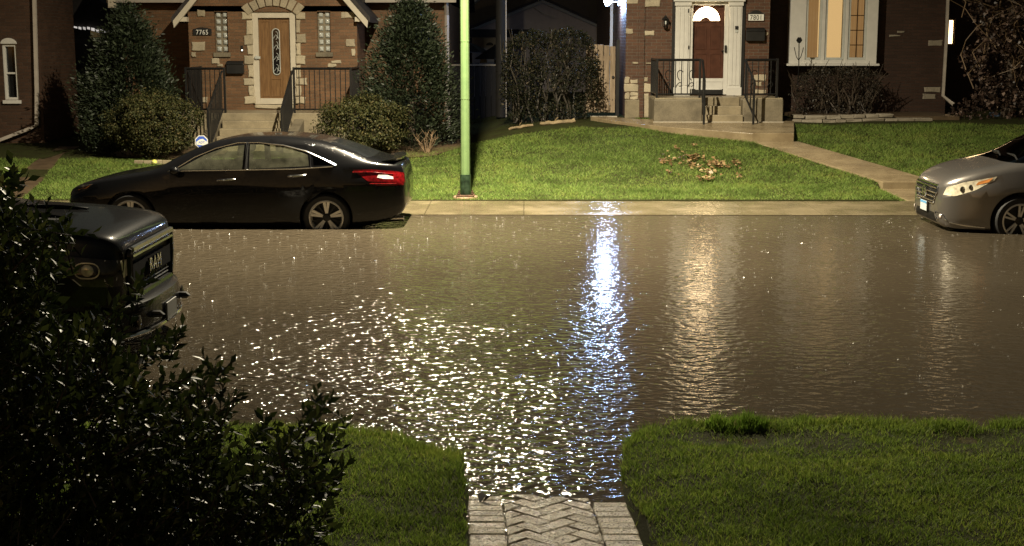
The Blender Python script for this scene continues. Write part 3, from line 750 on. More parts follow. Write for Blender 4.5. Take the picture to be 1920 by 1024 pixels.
railing('sloping iron handrail on the left of the steps to the wooden door', (sx0-.03, YL-.02, fl), (sx0-.03, YS-.05, gz0), .9, .11, G7, post0=False)
railing('sloping iron handrail on the right of the steps to the wooden door', (sx1+.03, YL-.02, fl), (sx1+.03, YS-.05, gz0), .9, .11, G7, post0=False)

def plaque(name, label, r, Y, dark, txt, tcol, top=.25, hang=None):
    x0, x1, z0, z1 = r; c = ((x0+x1)/2, Y, (z0+z1)/2); h = thing(name, c, label, 'house number')
    w = (x1-x0)/2; hh = (z1-z0)/2
    P = [(-w, -hh), (w, -hh), (w, hh*.7)]+[(w*.75*cos(a), hh*.7+hh*top*2*sin(a)) for a in np.linspace(.35, pi-.35, 7)]+[(-w, hh*.7)]
    mb = MB(); mb.prism_y(P, -.03, 0); mb.build('plate', dark, h, bevel=.004); return h, w, hh
M['numwhite'] = plain('number_white', (.75,.75,.70), .4, var=.02)
h, w, hh = plaque('number_plaque', 'black plaque with white number 7765 by the left glass block window', R2(160, 200, 292, 250, YA), YA-.004, M['black'], '', None)
text_mesh('7765', 'digits', M['numwhite'], .15, .003, Matrix.Translation((0, -.034, -.02)) @ FACE_CAM, h, 1.12, .85)
r = R4(1238, 105, 1360, 158, 31.0)

def mailbox(label, r, Y):
    x0, x1, z0, z1 = r; t = thing('mailbox', ((x0+x1)/2, Y, (z0+z1)/2), label, 'mailbox'); w = (x1-x0)/2; hh = (z1-z0)/2
    mb = MB(); P = [(-w, -hh*.9), (-w*.9, -hh), (w*.9, -hh), (w, -hh*.9), (w, hh*.55), (w*.86, hh*.75), (-w*.86, hh*.75), (-w, hh*.55)]
    mb.prism_y(P, -.11, 0); mb.build('box', M['black'], t, bevel=.01)
    mb = MB(); mb.prism_x([(-.13, hh*.5), (-.13, hh*.6), (-.06, hh), (-.001, hh*1.05), (-.001, hh*.78), (-.113, hh*.78), (-.113, hh*.5)], -w*.97, w*.97); mb.build('lid', M['black'], t, bevel=.006)
    return t
mailbox('black wall mailbox left of the wooden door at 7765', R2(402, 435, 524, 524, YA), YA-.004)
b7 = R2(497, 330, 518, 366, YA); t_ = thing('doorbell', ((b7[0]+b7[1])/2, YA-.003, (b7[2]+b7[3])/2), 'small doorbell with a lit white button left of the wooden door', 'doorbell')
mb = MB(); mb.box(-.025, .025, -.02, 0, -.07, .07); mb.build('case', M['black'], t_, bevel=.004)
mb = MB(); mb.lathe([(.017,0),(.015,.012),(.0,.014)], 12, Matrix.Translation((.004,-.02,-.03)) @ Matrix.Rotation(pi/2, 4, 'X')); mb.build('button', emit('bell_glow', (1,.92,.75), 4.), t_)

# ------------------------------------------------------------------ house 7801
YB = 31.2; YW = YB+1.3
h8 = thing('brick_house', (at(1330, 180, YB).x, YB, .9), 'dark red brick house number 7801 with white door surround and lit bay window', 'house')
def P8(mb, name, mats, parent=h8, **k): return PART(mb, name, mats, parent, **k)
vx0 = at(1173, 120, YB).x; vx1 = at(1441, 120, YB).x; rx1 = at(1776, 120, YW).x; ztop = at(1300, -150, YB).z
fl8 = at(1330, 179, YB).z
dr = R4(690, 14, 1190, 740, YB); dr = (dr[0], dr[1], fl8, dr[3])
mb = MB(); wall_holes(mb, vx0, vx1, .6, ztop, YB, [dr], .18)
mb.add([(vx1,YB,.6),(vx1,YW,.6),(vx1,YW,ztop),(vx1,YB,ztop)], [(0,1,2,3)])
mb.add([(vx0,YB,.6),(vx0,YB,ztop),(vx0,YB+13,ztop),(vx0,YB+13,.6)], [(0,1,2,3)])
pil = R4(398, 0, 440, 900, YB); mb.box(pil[0], pil[1], YB-.045, YB+.02, .7, ztop)
P8(mb, 'wall', M['brick_b'])
bay = R5(158, -60, 780, 462, YW-.35)
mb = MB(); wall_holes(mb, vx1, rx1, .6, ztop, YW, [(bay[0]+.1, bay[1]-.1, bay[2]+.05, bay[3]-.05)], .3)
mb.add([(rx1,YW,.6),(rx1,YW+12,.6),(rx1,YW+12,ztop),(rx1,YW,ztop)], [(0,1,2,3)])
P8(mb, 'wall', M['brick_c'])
mb = MB(); zt_ = ztop; mb.prism_x([(YB-.4, zt_-.03), (YB-.4, zt_+.1), (YB+6.5, zt_+4.5), (YB+13.4, zt_+.1), (YB+13.4, zt_-.03)], vx0-.3, rx1+.3); P8(mb, 'roof', M['shingle'])
mb = MB()
for r in [(303,-6,396,26),(445,0,564,52),(302,220,355,262),(441,235,522,274),(292,590,330,640),(336,613,395,640),(290,646,398,706),(293,712,330,760),(336,710,396,736),(336,740,396,762),
          (441,592,472,625),(441,641,492,712),(441,716,478,905),(1283,572,1376,622),(1300,628,1345,660),(1290,690,1376,720),(1370,250,1395,272),(350,478,395,490),(455,478,500,488)]:
    mb = MB(); rough_block(mb, R4(*r, YB), YB-(.04 if 396 < (r[0]+r[2])/2 < 442 else 0), .022); P8(mb, 'trim_stone', M['stone'], bevel=.01)
mb = MB(); r = R4(292, 765, 404, 892, YB); mb.box(r[0], r[1], YB-.05, YB+.05, r[2]-.1, r[3]); P8(mb, 'foundation_block', M['concrete'], bevel=.015)
mb = MB()
for r in [(1140,287,1238,325),(860,248,938,262),(918,220,970,232),(1110,620,1225,655),(1100,668,1190,705)]: mb = MB(); rough_block(mb, R5(*r, YW), YW, .02); P8(mb, 'trim_stone', M['stone_grey'], bevel=.01)
# black strips either side, white door surround, storm door
W_ = lambda x0, y0, x1, y1: R4(x0, y0, x1, y1, YB)
mb = MB(); r = W_(652, 0, 676, 740); mb.box(r[0], r[1], YB-.03, YB+.02, r[2], dr[3]+.3); P8(mb, 'door_side_strip', M['black'], bevel=.006); mb = MB(); r = W_(1188, 0, 1212, 740); mb.box(r[0], r[1], YB-.03, YB+.02, r[2], dr[3]+.3)
P8(mb, 'door_side_strip', M['black'], bevel=.006)
mb = MB()
L_ = W_(676, 14, 790, 738); Rr_ = W_(1086, 14, 1186, 738)
for k in (L_, Rr_):
    mb.box(k[0], k[1], YB-.05, YB+.12, fl8, dr[3])
    for u in (.22, .5, .78):
        xx = k[0]+(k[1]-k[0])*u; mb.box(xx-.035, xx+.035, YB-.065, YB-.05, fl8+.22, dr[3]-.12)
    mb.box(k[0]-.02, k[1]+.02, YB-.085, YB-.05, fl8, fl8+.18); mb.box(k[0]-.02, k[1]+.02, YB-.085, YB-.05, dr[3]-.09, dr[3])
mb.box(L_[0]-.05, Rr_[1]+.05, YB-.12, YB+.14, dr[3]+.002, dr[3]+.35)
mb.box(L_[0]-.1, Rr_[1]+.1, YB-.18, YB+.1, dr[3]+.352, dr[3]+.42)
P8(mb, 'door_surround', M['white'], bevel=.006)
mb = MB(); so = W_(790, 16, 1086, 738); op = W_(814, 40, 1056, 602); so = (so[0]+.002, so[1]-.002, fl8+.02, dr[3]-.003)
mb.box(so[0], op[0], YB+.0, YB+.05, so[2], so[3]); mb.box(op[1], so[1], YB+.0, YB+.05, so[2], so[3]); mb.box(op[0], op[1], YB, YB+.05, op[3], so[3]); mb.box(op[0], op[1], YB, YB+.05, so[2]+.12, op[2])
k = W_(835, 622, 1040, 690); frame_xz(mb, *k, .02, YB-.012, YB+.001)
sd8 = P8(mb, 'storm_door', M['white'], bevel=.005)
mb = MB(); mb.box(so[0]+.01, so[1]-.01, YB+.002, YB+.06, fl8+.025, so[2]+.115); P8(mb, 'sweep', M['black'], sd8)
mb = MB(); k = W_(1058, 348, 1072, 402); mb.box(k[0], k[1], YB-.05, YB-.001, k[2], k[3]); mb.box(k[0]-.06, k[0]-.005, YB+.002, YB+.09, k[2]+.02, k[2]+.04); P8(mb, 'handle', M['black'], sd8, bevel=.004)
mb = MB()
for yy in (70, 350): k = W_(776, yy, 784, yy+28); mb.box(k[0], k[1], YB-.07, YB-.05, k[2], k[3])
P8(mb, 'hinge', M['iron'], sd8)
M['mahogany'] = plain('brown_door', (.075,.028,.016), .35, var=.3, scale=5.)
mb = MB(); mb.box(op[0]-.03, op[1]+.03, YB+.12, YB+.165, op[2]-.05, op[3]+.03)
for r in [(838,200,925,380),(950,200,1030,380),(838,410,925,585),(950,410,1030,585)]: frame_xz(mb, *W_(*r), .02, YB+.108, YB+.122)
bd = P8(mb, 'front_door', M['mahogany'], bevel=.005)
fx = W_(822, 52, 1028, 163); fcx = (fx[0]+fx[1])/2; fw = (fx[1]-fx[0])/2; fh = fx[3]-fx[2]
mb = MB(); A_ = np.linspace(0, pi, 25)
mb.prism_y([(fcx+fw*cos(a), fx[2]+fh*sin(a)) for a in A_][::-1], YB+.1, YB+.118)
M['fanglow'] = emit('lit_fanlight', (1., .74, .42), 27.)
fan = P8(mb, 'fanlight', M['fanglow'], bd)
mb = MB(); mb.tube([(fcx+fw*1.03*cos(a), YB+.1, fx[2]+fh*1.03*sin(a)) for a in A_], .014, 4); mb.tube([(fcx-fw*1.03, YB+.1, fx[2]), (fcx+fw*1.03, YB+.1, fx[2])], .016, 4)
mb.tube([(fcx-.02, YB+.096, fx[2]), (fcx-.02, YB+.096, fx[3])], .009, 4); mb.tube([(fcx+.03, YB+.096, fx[2]+.05), (fcx+fw*.55, YB+.096, fx[2]+fh*.72)], .007, 4)
mb.prism_y([(fcx-.02+.11*cos(a), fx[2]+.085*sin(a)) for a in np.linspace(0, pi, 13)][::-1], YB+.094, YB+.099)
P8(mb, 'muntin', M['mahogany'], fan)
mb = MB(); k = W_(1136, 200, 1160, 226); mb.box(k[0], k[1], YB-.09, YB-.0505, k[2], k[3]); P8(mb, 'intercom', M['black'], bevel=.004)
mb = MB(); k = W_(1136, 230, 1158, 250); mb.box(k[0], k[1], YB-.08, YB-.0505, k[2], k[3]); P8(mb, 'thermometer', M['greywhite'], bevel=.004)
# bay window
YV = YW-.35
mb = MB(); mb.box(bay[0], bay[1], YV, YW+.05, bay[3]-.05, bay[3]+.1); mb.box(bay[0]-.06, bay[1]+.06, YV-.07, YW-.002, bay[2]-.02, bay[2]+.03)
pn = [R5(270, -20, 385, 425, YV), R5(408, -20, 550, 430, YV), R5(572, -20, 705, 425, YV)]
xs_ = [bay[0], pn[0][0], pn[0][1], pn[1][0], pn[1][1], pn[2][0], pn[2][1], bay[1]]
for i in (0, 2, 4, 6): mb.box(xs_[i], xs_[i+1], YV, YV+.12, bay[2]+.03, bay[3]-.05)
pz0 = pn[0][2]; mb.box(bay[0]+.002, bay[1]-.002, YV+.004, YV+.11, bay[2]+.031, pz0)
mb.box(bay[0], bay[0]+.06, YV+.12, YW+.01, bay[2]+.03, bay[3]-.05); mb.box(bay[1]-.06, bay[1], YV+.12, YW+.01, bay[2]+.03, bay[3]-.05)
bw = P8(mb, 'bay_window', M['white'], bevel=.006)
t = NT('lit_curtain'); sx = t.n('ShaderNodeSeparateXYZ'); t.l(t.pos(), sx.inputs[0]); n1 = t.noise(t.pos(), 3., 4); n1 = t.math('ADD', t.math('MULTIPLY', n1, .7), t.math('MULTIPLY', t.math('SINE', t.math('MULTIPLY', sx.outputs[0], 95.)), .10)); e = t.n('ShaderNodeEmission', i_Strength=.52)
t.l(t.ramp(n1, [(.3, (.62,.32,.12)), (.7, (.75,.43,.18))]), e.inputs[0]); t.l(e.outputs[0], t.out.inputs[0]); M['curtain'] = t.mat
t = NT('lit_blind'); sx = t.n('ShaderNodeSeparateXYZ'); t.l(t.pos(), sx.inputs[0]); wv = t.math('SINE', t.math('MULTIPLY', sx.outputs[2], 125.)); n1 = t.noise(t.pos(), 2., 3)
e = t.n('ShaderNodeEmission', i_Strength=1.0); t.l(t.mix(t.math('MULTIPLY_ADD', wv, .06), (1., .62, .27), (.80, .48, .20)), e.inputs[0]); t.t.nodes[-3].inputs[2].default_value = .2
t.l(e.outputs[0], t.out.inputs[0]); M['blind'] = t.mat
for i, k in enumerate(pn):
    mb = MB(); fz = bay[3]-.05; frame_xz(mb, k[0]+.001, k[1]-.001, pz0+.001, fz, .05, YV+.03, YV+.1)
    fr = P8(mb, 'sash', M['greywhite'], bw, bevel=.006)
    mb = MB(); mb.box(k[0]+.05, k[1]-.05, YV+.16, YV+.165, pz0+.03, fz); P8(mb, 'curtain', M['blind'] if i == 1 else M['curtain'], bw)
    mb = MB(); mb.box(k[0]+.045, k[1]-.045, YV+.07, YV+.074, pz0+.04, fz-.04); P8(mb, 'pane', M['pane'], bw)
    if i == 2:
        mb = MB(); cx_ = (k[0]+k[1])/2; mb.box(cx_-.012, cx_+.012, YV+.08, YV+.09, pz0+.05, fz-.05)
        for f in (.22, .44, .66): zz = pz0+(fz-pz0)*f*1.02; mb.box(k[0]+.05, k[1]-.05, YV+.081, YV+.089, zz-.01, zz+.01)
        P8(mb, 'muntin', M['mahogany'], bw)
    if i == 0:
        mb = MB(); xx = k[0]+(k[1]-k[0])*.82; mb.box(xx, xx+.06, YV+.15, YV+.155, pz0+.06, fz-.06); P8(mb, 'curtain_edge', M['blind'], bw)
# corner downspout, splash block
d0 = q(1779, -60, YW-.06); d1 = q(1775, 60, YW-.06); d2 = q(1768, 180, YW-.06); d3 = q(1788, 196, YW-.3)
dsp = downspout('downspout', [d0, d1, d2, d3], M['downspout'], h8, .04)
sb = gnd(1783, 206, .88); t_ = thing('splash_block', (sb.x, 31.9, .93), 'blue grey splash block on the ground under the right downspout', 'splash block')
mb = MB(); mb.prism_x([(-.25,-.05),(.25,-.05),(.25,.07),(.19,.07),(.17,.02),(-.25,.0)], -.25, .25); mb.build('block', plain('blue_plastic', (.05,.08,.13), .5), t_, bevel=.01)
mb = MB()
for s in (-1, 1): mb.box(s*.2-.03, s*.2+.03, -.25, .16, .0, .09)
mb.build('side_wall', bpy.data.materials['blue_plastic'], t_, bevel=.01)
# floodlight on the side wall and its bright downspout
# ---- plaques etc of 7801
h, w, hh = plaque('number_plaque', 'white number plate reading 7801 under a black arched top', R4(1236, 98, 1362, 162, YB), YB-.004, M['black'], '', None, .45)
mb = MB(); mb.box(-w*.94, w*.94, -.036, -.031, -hh*.9, hh*.62); mb.build('number_panel', M['numwhite'], h)
text_mesh('7801', 'digits', M['black'], .155, .002, Matrix.Translation((0, -.0385, -.02)) @ FACE_CAM, h, 1.12, .8)
mailbox('black wall mailbox right of the white door under 7801', R4(1220, 215, 1364, 316, YB), YB-.004)
k = R4(577, 118, 624, 212, YB); t_ = thing('wall_lantern', ((k[0]+k[1])/2, YB-.05, (k[2]+k[3])/2), 'black carriage lantern on brick left of the white door', 'lantern')
hh = (k[3]-k[2])/2
mb = MB(); mb.box(-.03, .03, -.06, .05, hh*.3, hh*.6); mb.lathe([(.075,hh*.25),(.085,hh*.3),(.02,hh*.85),(.012,hh)], 8, Matrix.Translation((0,-.09,0))); mb.lathe([(.03,-hh),(.055,-hh*.85),(.06,-hh*.78)], 8, Matrix.Translation((0,-.09,0)))
for i in range(6): a = pi/3*i; mb.tube([(.055*cos(a), -.09+.055*sin(a), -hh*.8), (.075*cos(a), -.09+.075*sin(a), hh*.28)], .008, 4)
mb.build('cage', M['iron'], t_)
mb = MB(); mb.lathe([(.025,-hh*.5),(.028,0),(.012,hh*.15)], 10, Matrix.Translation((0,-.09,0))); mb.build('bulb', M['greywhite'], t_, smooth=True)

# ---- stoop of 7801
Y8 = 29.75; g8 = at(1350, 231, Y8).z; nR = 3; rz = (fl8-g8)/nR
sxa = R4(890, 800, 890, 810, Y8)[0]; sxb = R4(1200, 800, 1200, 810, Y8)[0]; pxa = R4(518, 800, 518, 810, Y8)[0]; pxb = R4(1510, 800, 1510, 810, Y8)[0]
s8 = thing('front_stoop', ((sxa+sxb)/2, Y8, g8), 'stained concrete stoop with block sides and three steps before the white door', 'steps')
mb = MB(); mb.box(pxa, sxa-.005, Y8, YB-.06, g8-.25, fl8-.03); P8(mb, 'side_block', M['concrete_dark'], s8, bevel=.02)
mb = MB(); mb.box(sxb+.005, pxb, Y8, YB-.06, g8-.25, fl8-.03); P8(mb, 'side_block', M['concrete_dark'], s8, bevel=.02)
for i in range(nR):
    mb = MB(); mb.box(sxa, sxb, Y8-.06+.27*i, (Y8-.06+.27*(i+1)-.003) if i < nR-1 else YB-.06, g8-.25, g8+rz*(i+1)-.004); P8(mb, 'step', M['concrete'], s8, bevel=.015)
M['pale_edge'] = plain('pale_caulk', (.5,.46,.38), .5, var=.1)
mb = MB(); mb.box(pxa-.02, pxb, Y8-.09, Y8-.062, g8-.2, g8+.035); P8(mb, 'base_strip', M['pale_edge'], s8)
mb = MB(); mb.box(pxa+.02, sxa-.03, Y8+.01, YB-.07, fl8-.029, fl8+.0); P8(mb, 'slab_edge', M['concrete'], s8); mb = MB(); mb.box(sxb+.03, pxb-.02, Y8+.01, YB-.07, fl8-.029, fl8); P8(mb, 'slab_edge', M['concrete'], s8)
G8 = 'iron railings of the stoop at 7801'
railing('black scrolled iron front railing left of the steps before the white door', (pxa+.06, Y8+.08, fl8), (sxa-.06, Y8+.08, fl8), .80, .13, G8, scroll=3)
railing('black iron side railing on the left end of the 7801 stoop', (pxa+.06, YB-.1, fl8), (pxa+.06, Y8+.17, fl8), .80, .1, G8, post1=False)
railing('black scrolled iron front railing right of the steps before the white door', (sxb+.06, Y8+.08, fl8), (sxb+.06+.66, Y8+.08, fl8), .80, .13, G8, scroll=2)
railing('sloping iron handrail with scrolls on the left of the three steps', (sxa-.02, Y8+.0, fl8), (sxa-.02, Y8-.42, g8+.1), .8, .13, G8, post0=False, foot1=.15)
railing('sloping iron handrail on the right of the three steps', (sxb+.02, Y8+.0, fl8), (sxb+.16, Y8-.42, g8+.1), .8, .13, G8, post0=False, foot1=.15)
# ------------------------------------------------------------------ left neighbour
YN = 30.6
hn = thing('brick_house', (at(20, 250, YN).x, YN, .4), 'dark brick house at the far left edge with an arched white window', 'house')
xr = at(76, 120, YN).x; zt_ = at(40, -120, YN).z
win = R1(20, 275, 112, 640, YN)
mb = MB(); wall_holes(mb, xr-9, xr, .2, zt_, YN, [(win[0], win[1], win[2], win[3]+.02)], .14)
mb.add([(xr,YN,.2),(xr,YN+2.4,.2),(xr,YN+2.4,zt_),(xr,YN,zt_)], [(0,1,2,3)]); mb.box(xr-11, xr-2.6, YN+2.4, YN+12, .2, zt_); PART(mb, 'wall', M['brick_d'], hn)
mb = MB(); mb.prism_x([(YN-.4, zt_-.03), (YN-.4, zt_+.1), (YN+1.2, zt_+1.3), (YN+2.7, zt_+.1), (YN+2.7, zt_-.03)], xr-9.3, xr+.3); PART(mb, 'roof', M['shingle'], hn)
mb = MB(); cx_ = (win[0]+win[1])/2; hw_ = (win[1]-win[0])/2; zs_ = win[3]-.02
P = [(cx_+(hw_+.02)*cos(a), zs_+(hw_*.8)*sin(a)) for a in np.linspace(0, pi, 15)]
mb.prism_y(P[::-1], YN-.03, YN+.02)
frame_xz(mb, win[0], win[1], win[2], zs_-.003, .055, YN+.03, YN+.12); mb.box(win[0]-.03, win[1]+.05, YN-.06, YN+.02, win[2]-.08, win[2]-.004)
zm_ = win[2]+(win[3]-win[2])*.47; mb.box(win[0]+.056, win[1]-.056, YN+.05, YN+.11, zm_-.02, zm_+.02)
wn = PART(mb, 'window', M['white'], hn, bevel=.006)
mb = MB(); mb.box(win[0]+.02, win[1]-.02, YN+.122, YN+.126, win[2]+.02, zs_-.02); PART(mb, 'pane', M['glass_house'], wn)
downspout('downspout', [q(63,-60,YN-.07), q(69,170,YN-.07), q(69,235,YN-.07), q(57,241,YN-.12), q(-60,286,YN-.14)], M['downspout'], hn, .05)
# ------------------------------------------------------------------ gangway between the left houses: shed roof with a row of white lights
YG = 37.0
gL = thing('garage', (at(170, 120, YG).x, YG, .5), 'dark shed in the left gangway with an icy white lit eave', 'garage')
x0, x1, _, _ = R(100, 60, 330, 200, YG); e0 = at(143, 50, YG); e1 = at(207, 66, YG-1.6)
mb = MB(); mb.box(x0, x1, YG+.4, YG+5, .4, e1.z-.05); PART(mb, 'wall', M['siding_dark'], gL)
mb = MB(); mb.prism_y([(e0.x-.5, e0.z+.2), (e1.x+1.6, e1.z-.75), (e1.x+1.6, e1.z-.55), (e0.x-.5, e0.z+1.4)], YG, YG+5.4); PART(mb, 'roof', M['shingle'], gL)
n = 13; M['icelight'] = emit('white_eave_lights', (1., .92, .85), .75, .5)
for i in range(n):
    mb = MB()
    f = i/(n-1); c = Vector((e0.x+(e1.x-e0.x)*f, YG-.06, e0.z+(e1.z-e0.z)*f)); s = random.uniform(.7, 1.2)
    mb.obox(c+Vector((0, 0, random.uniform(-.02, .02))), Vector((.035*s,0,-.008)), (0,.02,0), (0,0,random.uniform(.015,.04))); PART(mb, 'eave_light', M['icelight'], gL)
mb = MB(); k = R(221, -6, 235, 16, 33.2); mb.box(k[0], k[1], 32.4, 32.5, k[2], k[3]); mb.box(k[0]+.01, k[1]-.01, 32.38, 32.4, k[2]+.02, k[3]+.3)
PART(mb, 'vent_pipe', M['cream'], h7)
# ------------------------------------------------------------------ backyard between the two houses
YK = 45.
gr = thing('garage', (at(1010, 120, YK).x, YK, 1.0), 'grey gabled garage with pale rake trim behind the hedge', 'garage')
pk = at(1017, 4, YK); le = at(883, 56, YK); re_ = at(1150, 62, YK); M['garage_wall'] = plain('grey_siding', (.36,.31,.28), .6, var=.12)
mb = MB(); mb.prism_y([(le.x, 0.8), (re_.x, .8), (re_.x, re_.z), (pk.x, pk.z), (le.x, le.z)], YK, YK+6); PART(mb, 'wall', M['garage_wall'], gr)
mb = MB(); mb.tube([(le.x-.2, YK-.1, le.z-.06), (pk.x, YK-.1, pk.z+.02), (re_.x+.2, YK-.1, re_.z-.06)], .055, 4); PART(mb, 'rake_board', M['greywhite'], gr)
mb = MB()
for s in (0, 1):
    aa, bb = (le, pk) if s == 0 else (re_, pk); dx = -.35 if s == 0 else .35
    mb.prism_y([(aa.x+dx, aa.z-.12), (bb.x, bb.z+.09), (bb.x, bb.z+.17), (aa.x+dx, aa.z-.02)] if s == 0 else [(aa.x+dx, aa.z-.12), (aa.x+dx, aa.z-.02), (bb.x, bb.z+.17), (bb.x, bb.z+.09)], YK-.2, YK+6.2)
PART(mb, 'roof', M['shingle'], gr)
k = R(907, 72, 930, 122, YK); mb = MB(); mb.box(k[0], k[1], YK-.05, YK-.002, k[2], k[3]); dgr = PART(mb, 'side_door', M['cream'], gr)
mb = MB(); c = (k[0]+k[1])/2; zt2 = k[3]-.22; w_ = (k[1]-k[0])*.3
mb.prism_y([(c+w_*cos(a), zt2+w_*.8*sin(a)) for a in np.linspace(0, pi, 11)][::-1], YK-.06, YK-.051); PART(mb, 'fan_window', M['black'], dgr)
mb = MB(); cb = [at(1000, 12, YK-.3), at(1020, 26, YK-.3), at(1040, 31, YK-.3)]; mb.tube([tuple(p) for p in cb], .009, 4); PART(mb, 'cable', M['greywhite'], gr)
g2 = thing('garage', (at(880, 60, 52).x, 52, 1.), 'farther dark house gable showing left of the grey garage', 'garage')
mb = MB(); a0_ = at(870, 26, 52); a1_ = at(925, -8, 52); mb.prism_y([(a0_.x-2.5, .8), (a1_.x+1.2, .8), (a1_.x+1.2, a1_.z+.1), (a0_.x, a0_.z), (a0_.x-2.5, a0_.z-.8)], 52, 56); PART(mb, 'wall', M['siding_dark'], g2)
mb = MB(); mb.tube([(a0_.x-.5, 51.9, a0_.z-.2), (a1_.x, 51.9, a1_.z+.25), (a1_.x+1.4, 51.9, a1_.z+1.2)], .07, 4); PART(mb, 'rake_board', M['greywhite'], g2)
g3 = thing('sky_blocker', (at(1000, 60, 62).x, 62, 1.), 'dark two storey block added far behind the grey garage to hide the sky', 'building')  # added block, keeps the bright sky out of the gap
k = R(760, -60, 1240, 200, 62.); mb = MB(); mb.box(k[0], k[1], 62, 72, .8, 9.); PART(mb, 'wall', M['siding_dark'], g3)
mb = MB(); mb.prism_x([(61.5,8.97),(61.5,9.1),(67,12),(72.5,9.1),(72.5,8.97)], k[0]-.4, k[1]+.4); PART(mb, 'roof', M['shingle'], g3)
# dark carport beam, patio umbrellas, lit box
YC = 41.
pg = thing('pergola', (at(915, 150, YC).x, YC, 1.), 'dark pergola beam on posts in front of the grey garage', 'pergola')
k = R(878, 55, 1000, 70, YC); mb = MB(); mb.box(k[0], k[1], YC, YC+.18, k[2], k[3]); PART(mb, 'beam', M['wood_dark'], pg)
for px in (880, 998):
    xx = at(px, 100, YC).x; mb = MB(); mb.box(xx-.07, xx+.07, YC+.05, YC+.19, .8, k[2]-.003); PART(mb, 'post', M['wood_dark'], pg)
def umbrella(px, py, Y, w, lab):
    c = at(px, py, Y); t = thing('patio_umbrella', (c.x, Y, 1.), lab, 'umbrella', 'dark patio umbrellas in the backyard'); z = c.z-1.
    mb = MB(); mb.lathe([(w,-.16),(w*.98,-.22),(w*.5,.02),(.03,.22),(.01,.26)][0:1]+[(w,-.14),(w*.55,.04),(.04,.2),(.01,.25)], 8, Matrix.Translation((0,0,z))); mb.build('canopy', M['black'], t)
    mb = MB(); mb.tube([(0,0,0), (0,0,z+.1)], .025, 6); mb.build('pole', M['iron'], t)
umbrella(868, 88, 40., .75, 'dark patio umbrella just right of the green pole'); umbrella(928, 100, 39.2, .55, 'lower dark patio umbrella beside the utility pole')
k = R(901, 107, 913, 118, 40.); t_ = thing('planter_box', ((k[0]+k[1])/2, 39.9, k[2]), 'small pale yellow box on the fence line beyond the green pole', 'box')
mb = MB(); w = (k[1]-k[0])/2; mb.prism_z([(-w,-.1),(w,-.1),(w,.1),(-w,.1)], 0, k[3]-k[2]); mb.build('box', plain('yellow_plastic', (.75,.6,.28), .5), t_, bevel=.01)
mb = MB(); mb.box(-w-.015, w+.015, -.115, .115, k[3]-k[2]+.001, k[3]-k[2]+.02); mb.build('rim', bpy.data.materials['yellow_plastic'], t_)
# dark fence and gate across the gangway
YF = 35.2
fn = thing('wooden_fence', (at(890, 210, YF).x, YF, .9), 'dark board fence closing the gangway behind the green pole', 'fence')
x0, x1, z0, z1 = R(838, 122, 952, 222, YF); n = 11; wq = (x1-x0)/n
mb = MB()
for i in range(n): mb.box(x0+i*wq+.006, x0+(i+1)*wq-.006, YF-.012+random.uniform(-.004, .004), YF+.012, .6, z1-.03+random.uniform(-.015, .015))
PART(mb, 'boards', M['wood_dark'], fn)
mb = MB(); mb.box(x0-.02, x1+.02, YF-.05, YF+.03, z1-.02, z1+.02); PART(mb, 'cap_rail', M['stone_grey'], fn)
for xx in (x0-.05, (x0+x1)/2, x1+.05): mb = MB(); mb.box(xx-.05, xx+.05, YF+.032, YF+.13, .6, z1+.05); PART(mb, 'post', M['wood_dark'], fn)
# dark tall bin in front of the fence (left of pole) and boarded side of the house
up = thing('utility_pole', (at(939, 230, 33.8).x, 33.8, .8), 'dark wooden utility pole left of the bare hedge', 'utility pole')
mb = MB(); mb.lathe([(.125,0),(.12,2),(.105,6),(.09,9.5),(.0,9.55)], 12); mb.build('shaft', M['wood_dark'], up, smooth=True)
mb = MB(); mb.box(-1.2, 1.2, -.16, -.06, 8.6, 8.72); mb.build('crossarm', M['wood_dark'], up)
for xx in (-1.05, -.45, .45, 1.05): mb = MB(); mb.lathe([(.03,8.72),(.05,8.78),(.035,8.85),(.05,8.9),(.02,8.96)], 8, Matrix.Translation((xx,-.11,0))); mb.build('insulator', M['greywhite'], up)
mb = MB(); mb.tube([(.13,-.02,0),(.125,-.02,4),(.11,-.02,8)], .018, 5); mb.build('ground_wire', M['downspout'], up)
# wooden gate right of the hedge
YT = 31.6
gt = thing('wooden_gate', (at(1133, 205, YT).x, YT, .9), 'pale weathered board gate beside the corner of house 7801', 'gate')
t = NT('pale_fence_board'); ps = t.pos(); mp = t.n('ShaderNodeMapping'); mp.inputs['Scale'].default_value = (9, 9, .9); t.l(ps, mp.inputs[0]); n1 = t.noise(mp.outputs[0], 2.5, 6, .6)
t.bsdf(t.ramp(n1, [(.3, (.17,.125,.08)), (.6, (.34,.26,.18)), (.8, (.40,.33,.24))]), .65, 0, .3, t.bump(n1, .4, .006)); M['board'] = t.mat
x0, x1, z0, z1 = R(1098, 80, 1154, 207, YT); n = 5; wq = (x1-x0)/n
for i in range(n):
    mb = MB(); mb.box(x0+i*wq+.006, x0+(i+1)*wq-.008, YT-.012, YT+.012, z0-.05, z1-.02-.025*i*.6+random.uniform(-.01, .01)); PART(mb, 'board', M['board'], gt, bevel=.004)
for zz in (z0+.3, z1-.35): mb = MB(); mb.box(x0, x1, YT+.013, YT+.06, zz-.05, zz+.05); PART(mb, 'rail', M['board'], gt)
k = R(1155, 74, 1160, 213, YT); mb = MB(); mb.box(k[0], k[1]+.01, YT-.05, YT+.03, k[2]-.1, k[3]); PART(mb, 'post', M['black'], gt)
mb = MB(); k = R(1147, 140, 1153, 150, YT); mb.lathe([(.03,0),(.035,.015),(.018,.05),(.0,.055)], 10, Matrix.Translation((k[0]+.03, YT-.013, (k[2]+k[3])/2)) @ Matrix.Rotation(pi/2, 4, 'X')); PART(mb, 'latch', M['iron'], gt)
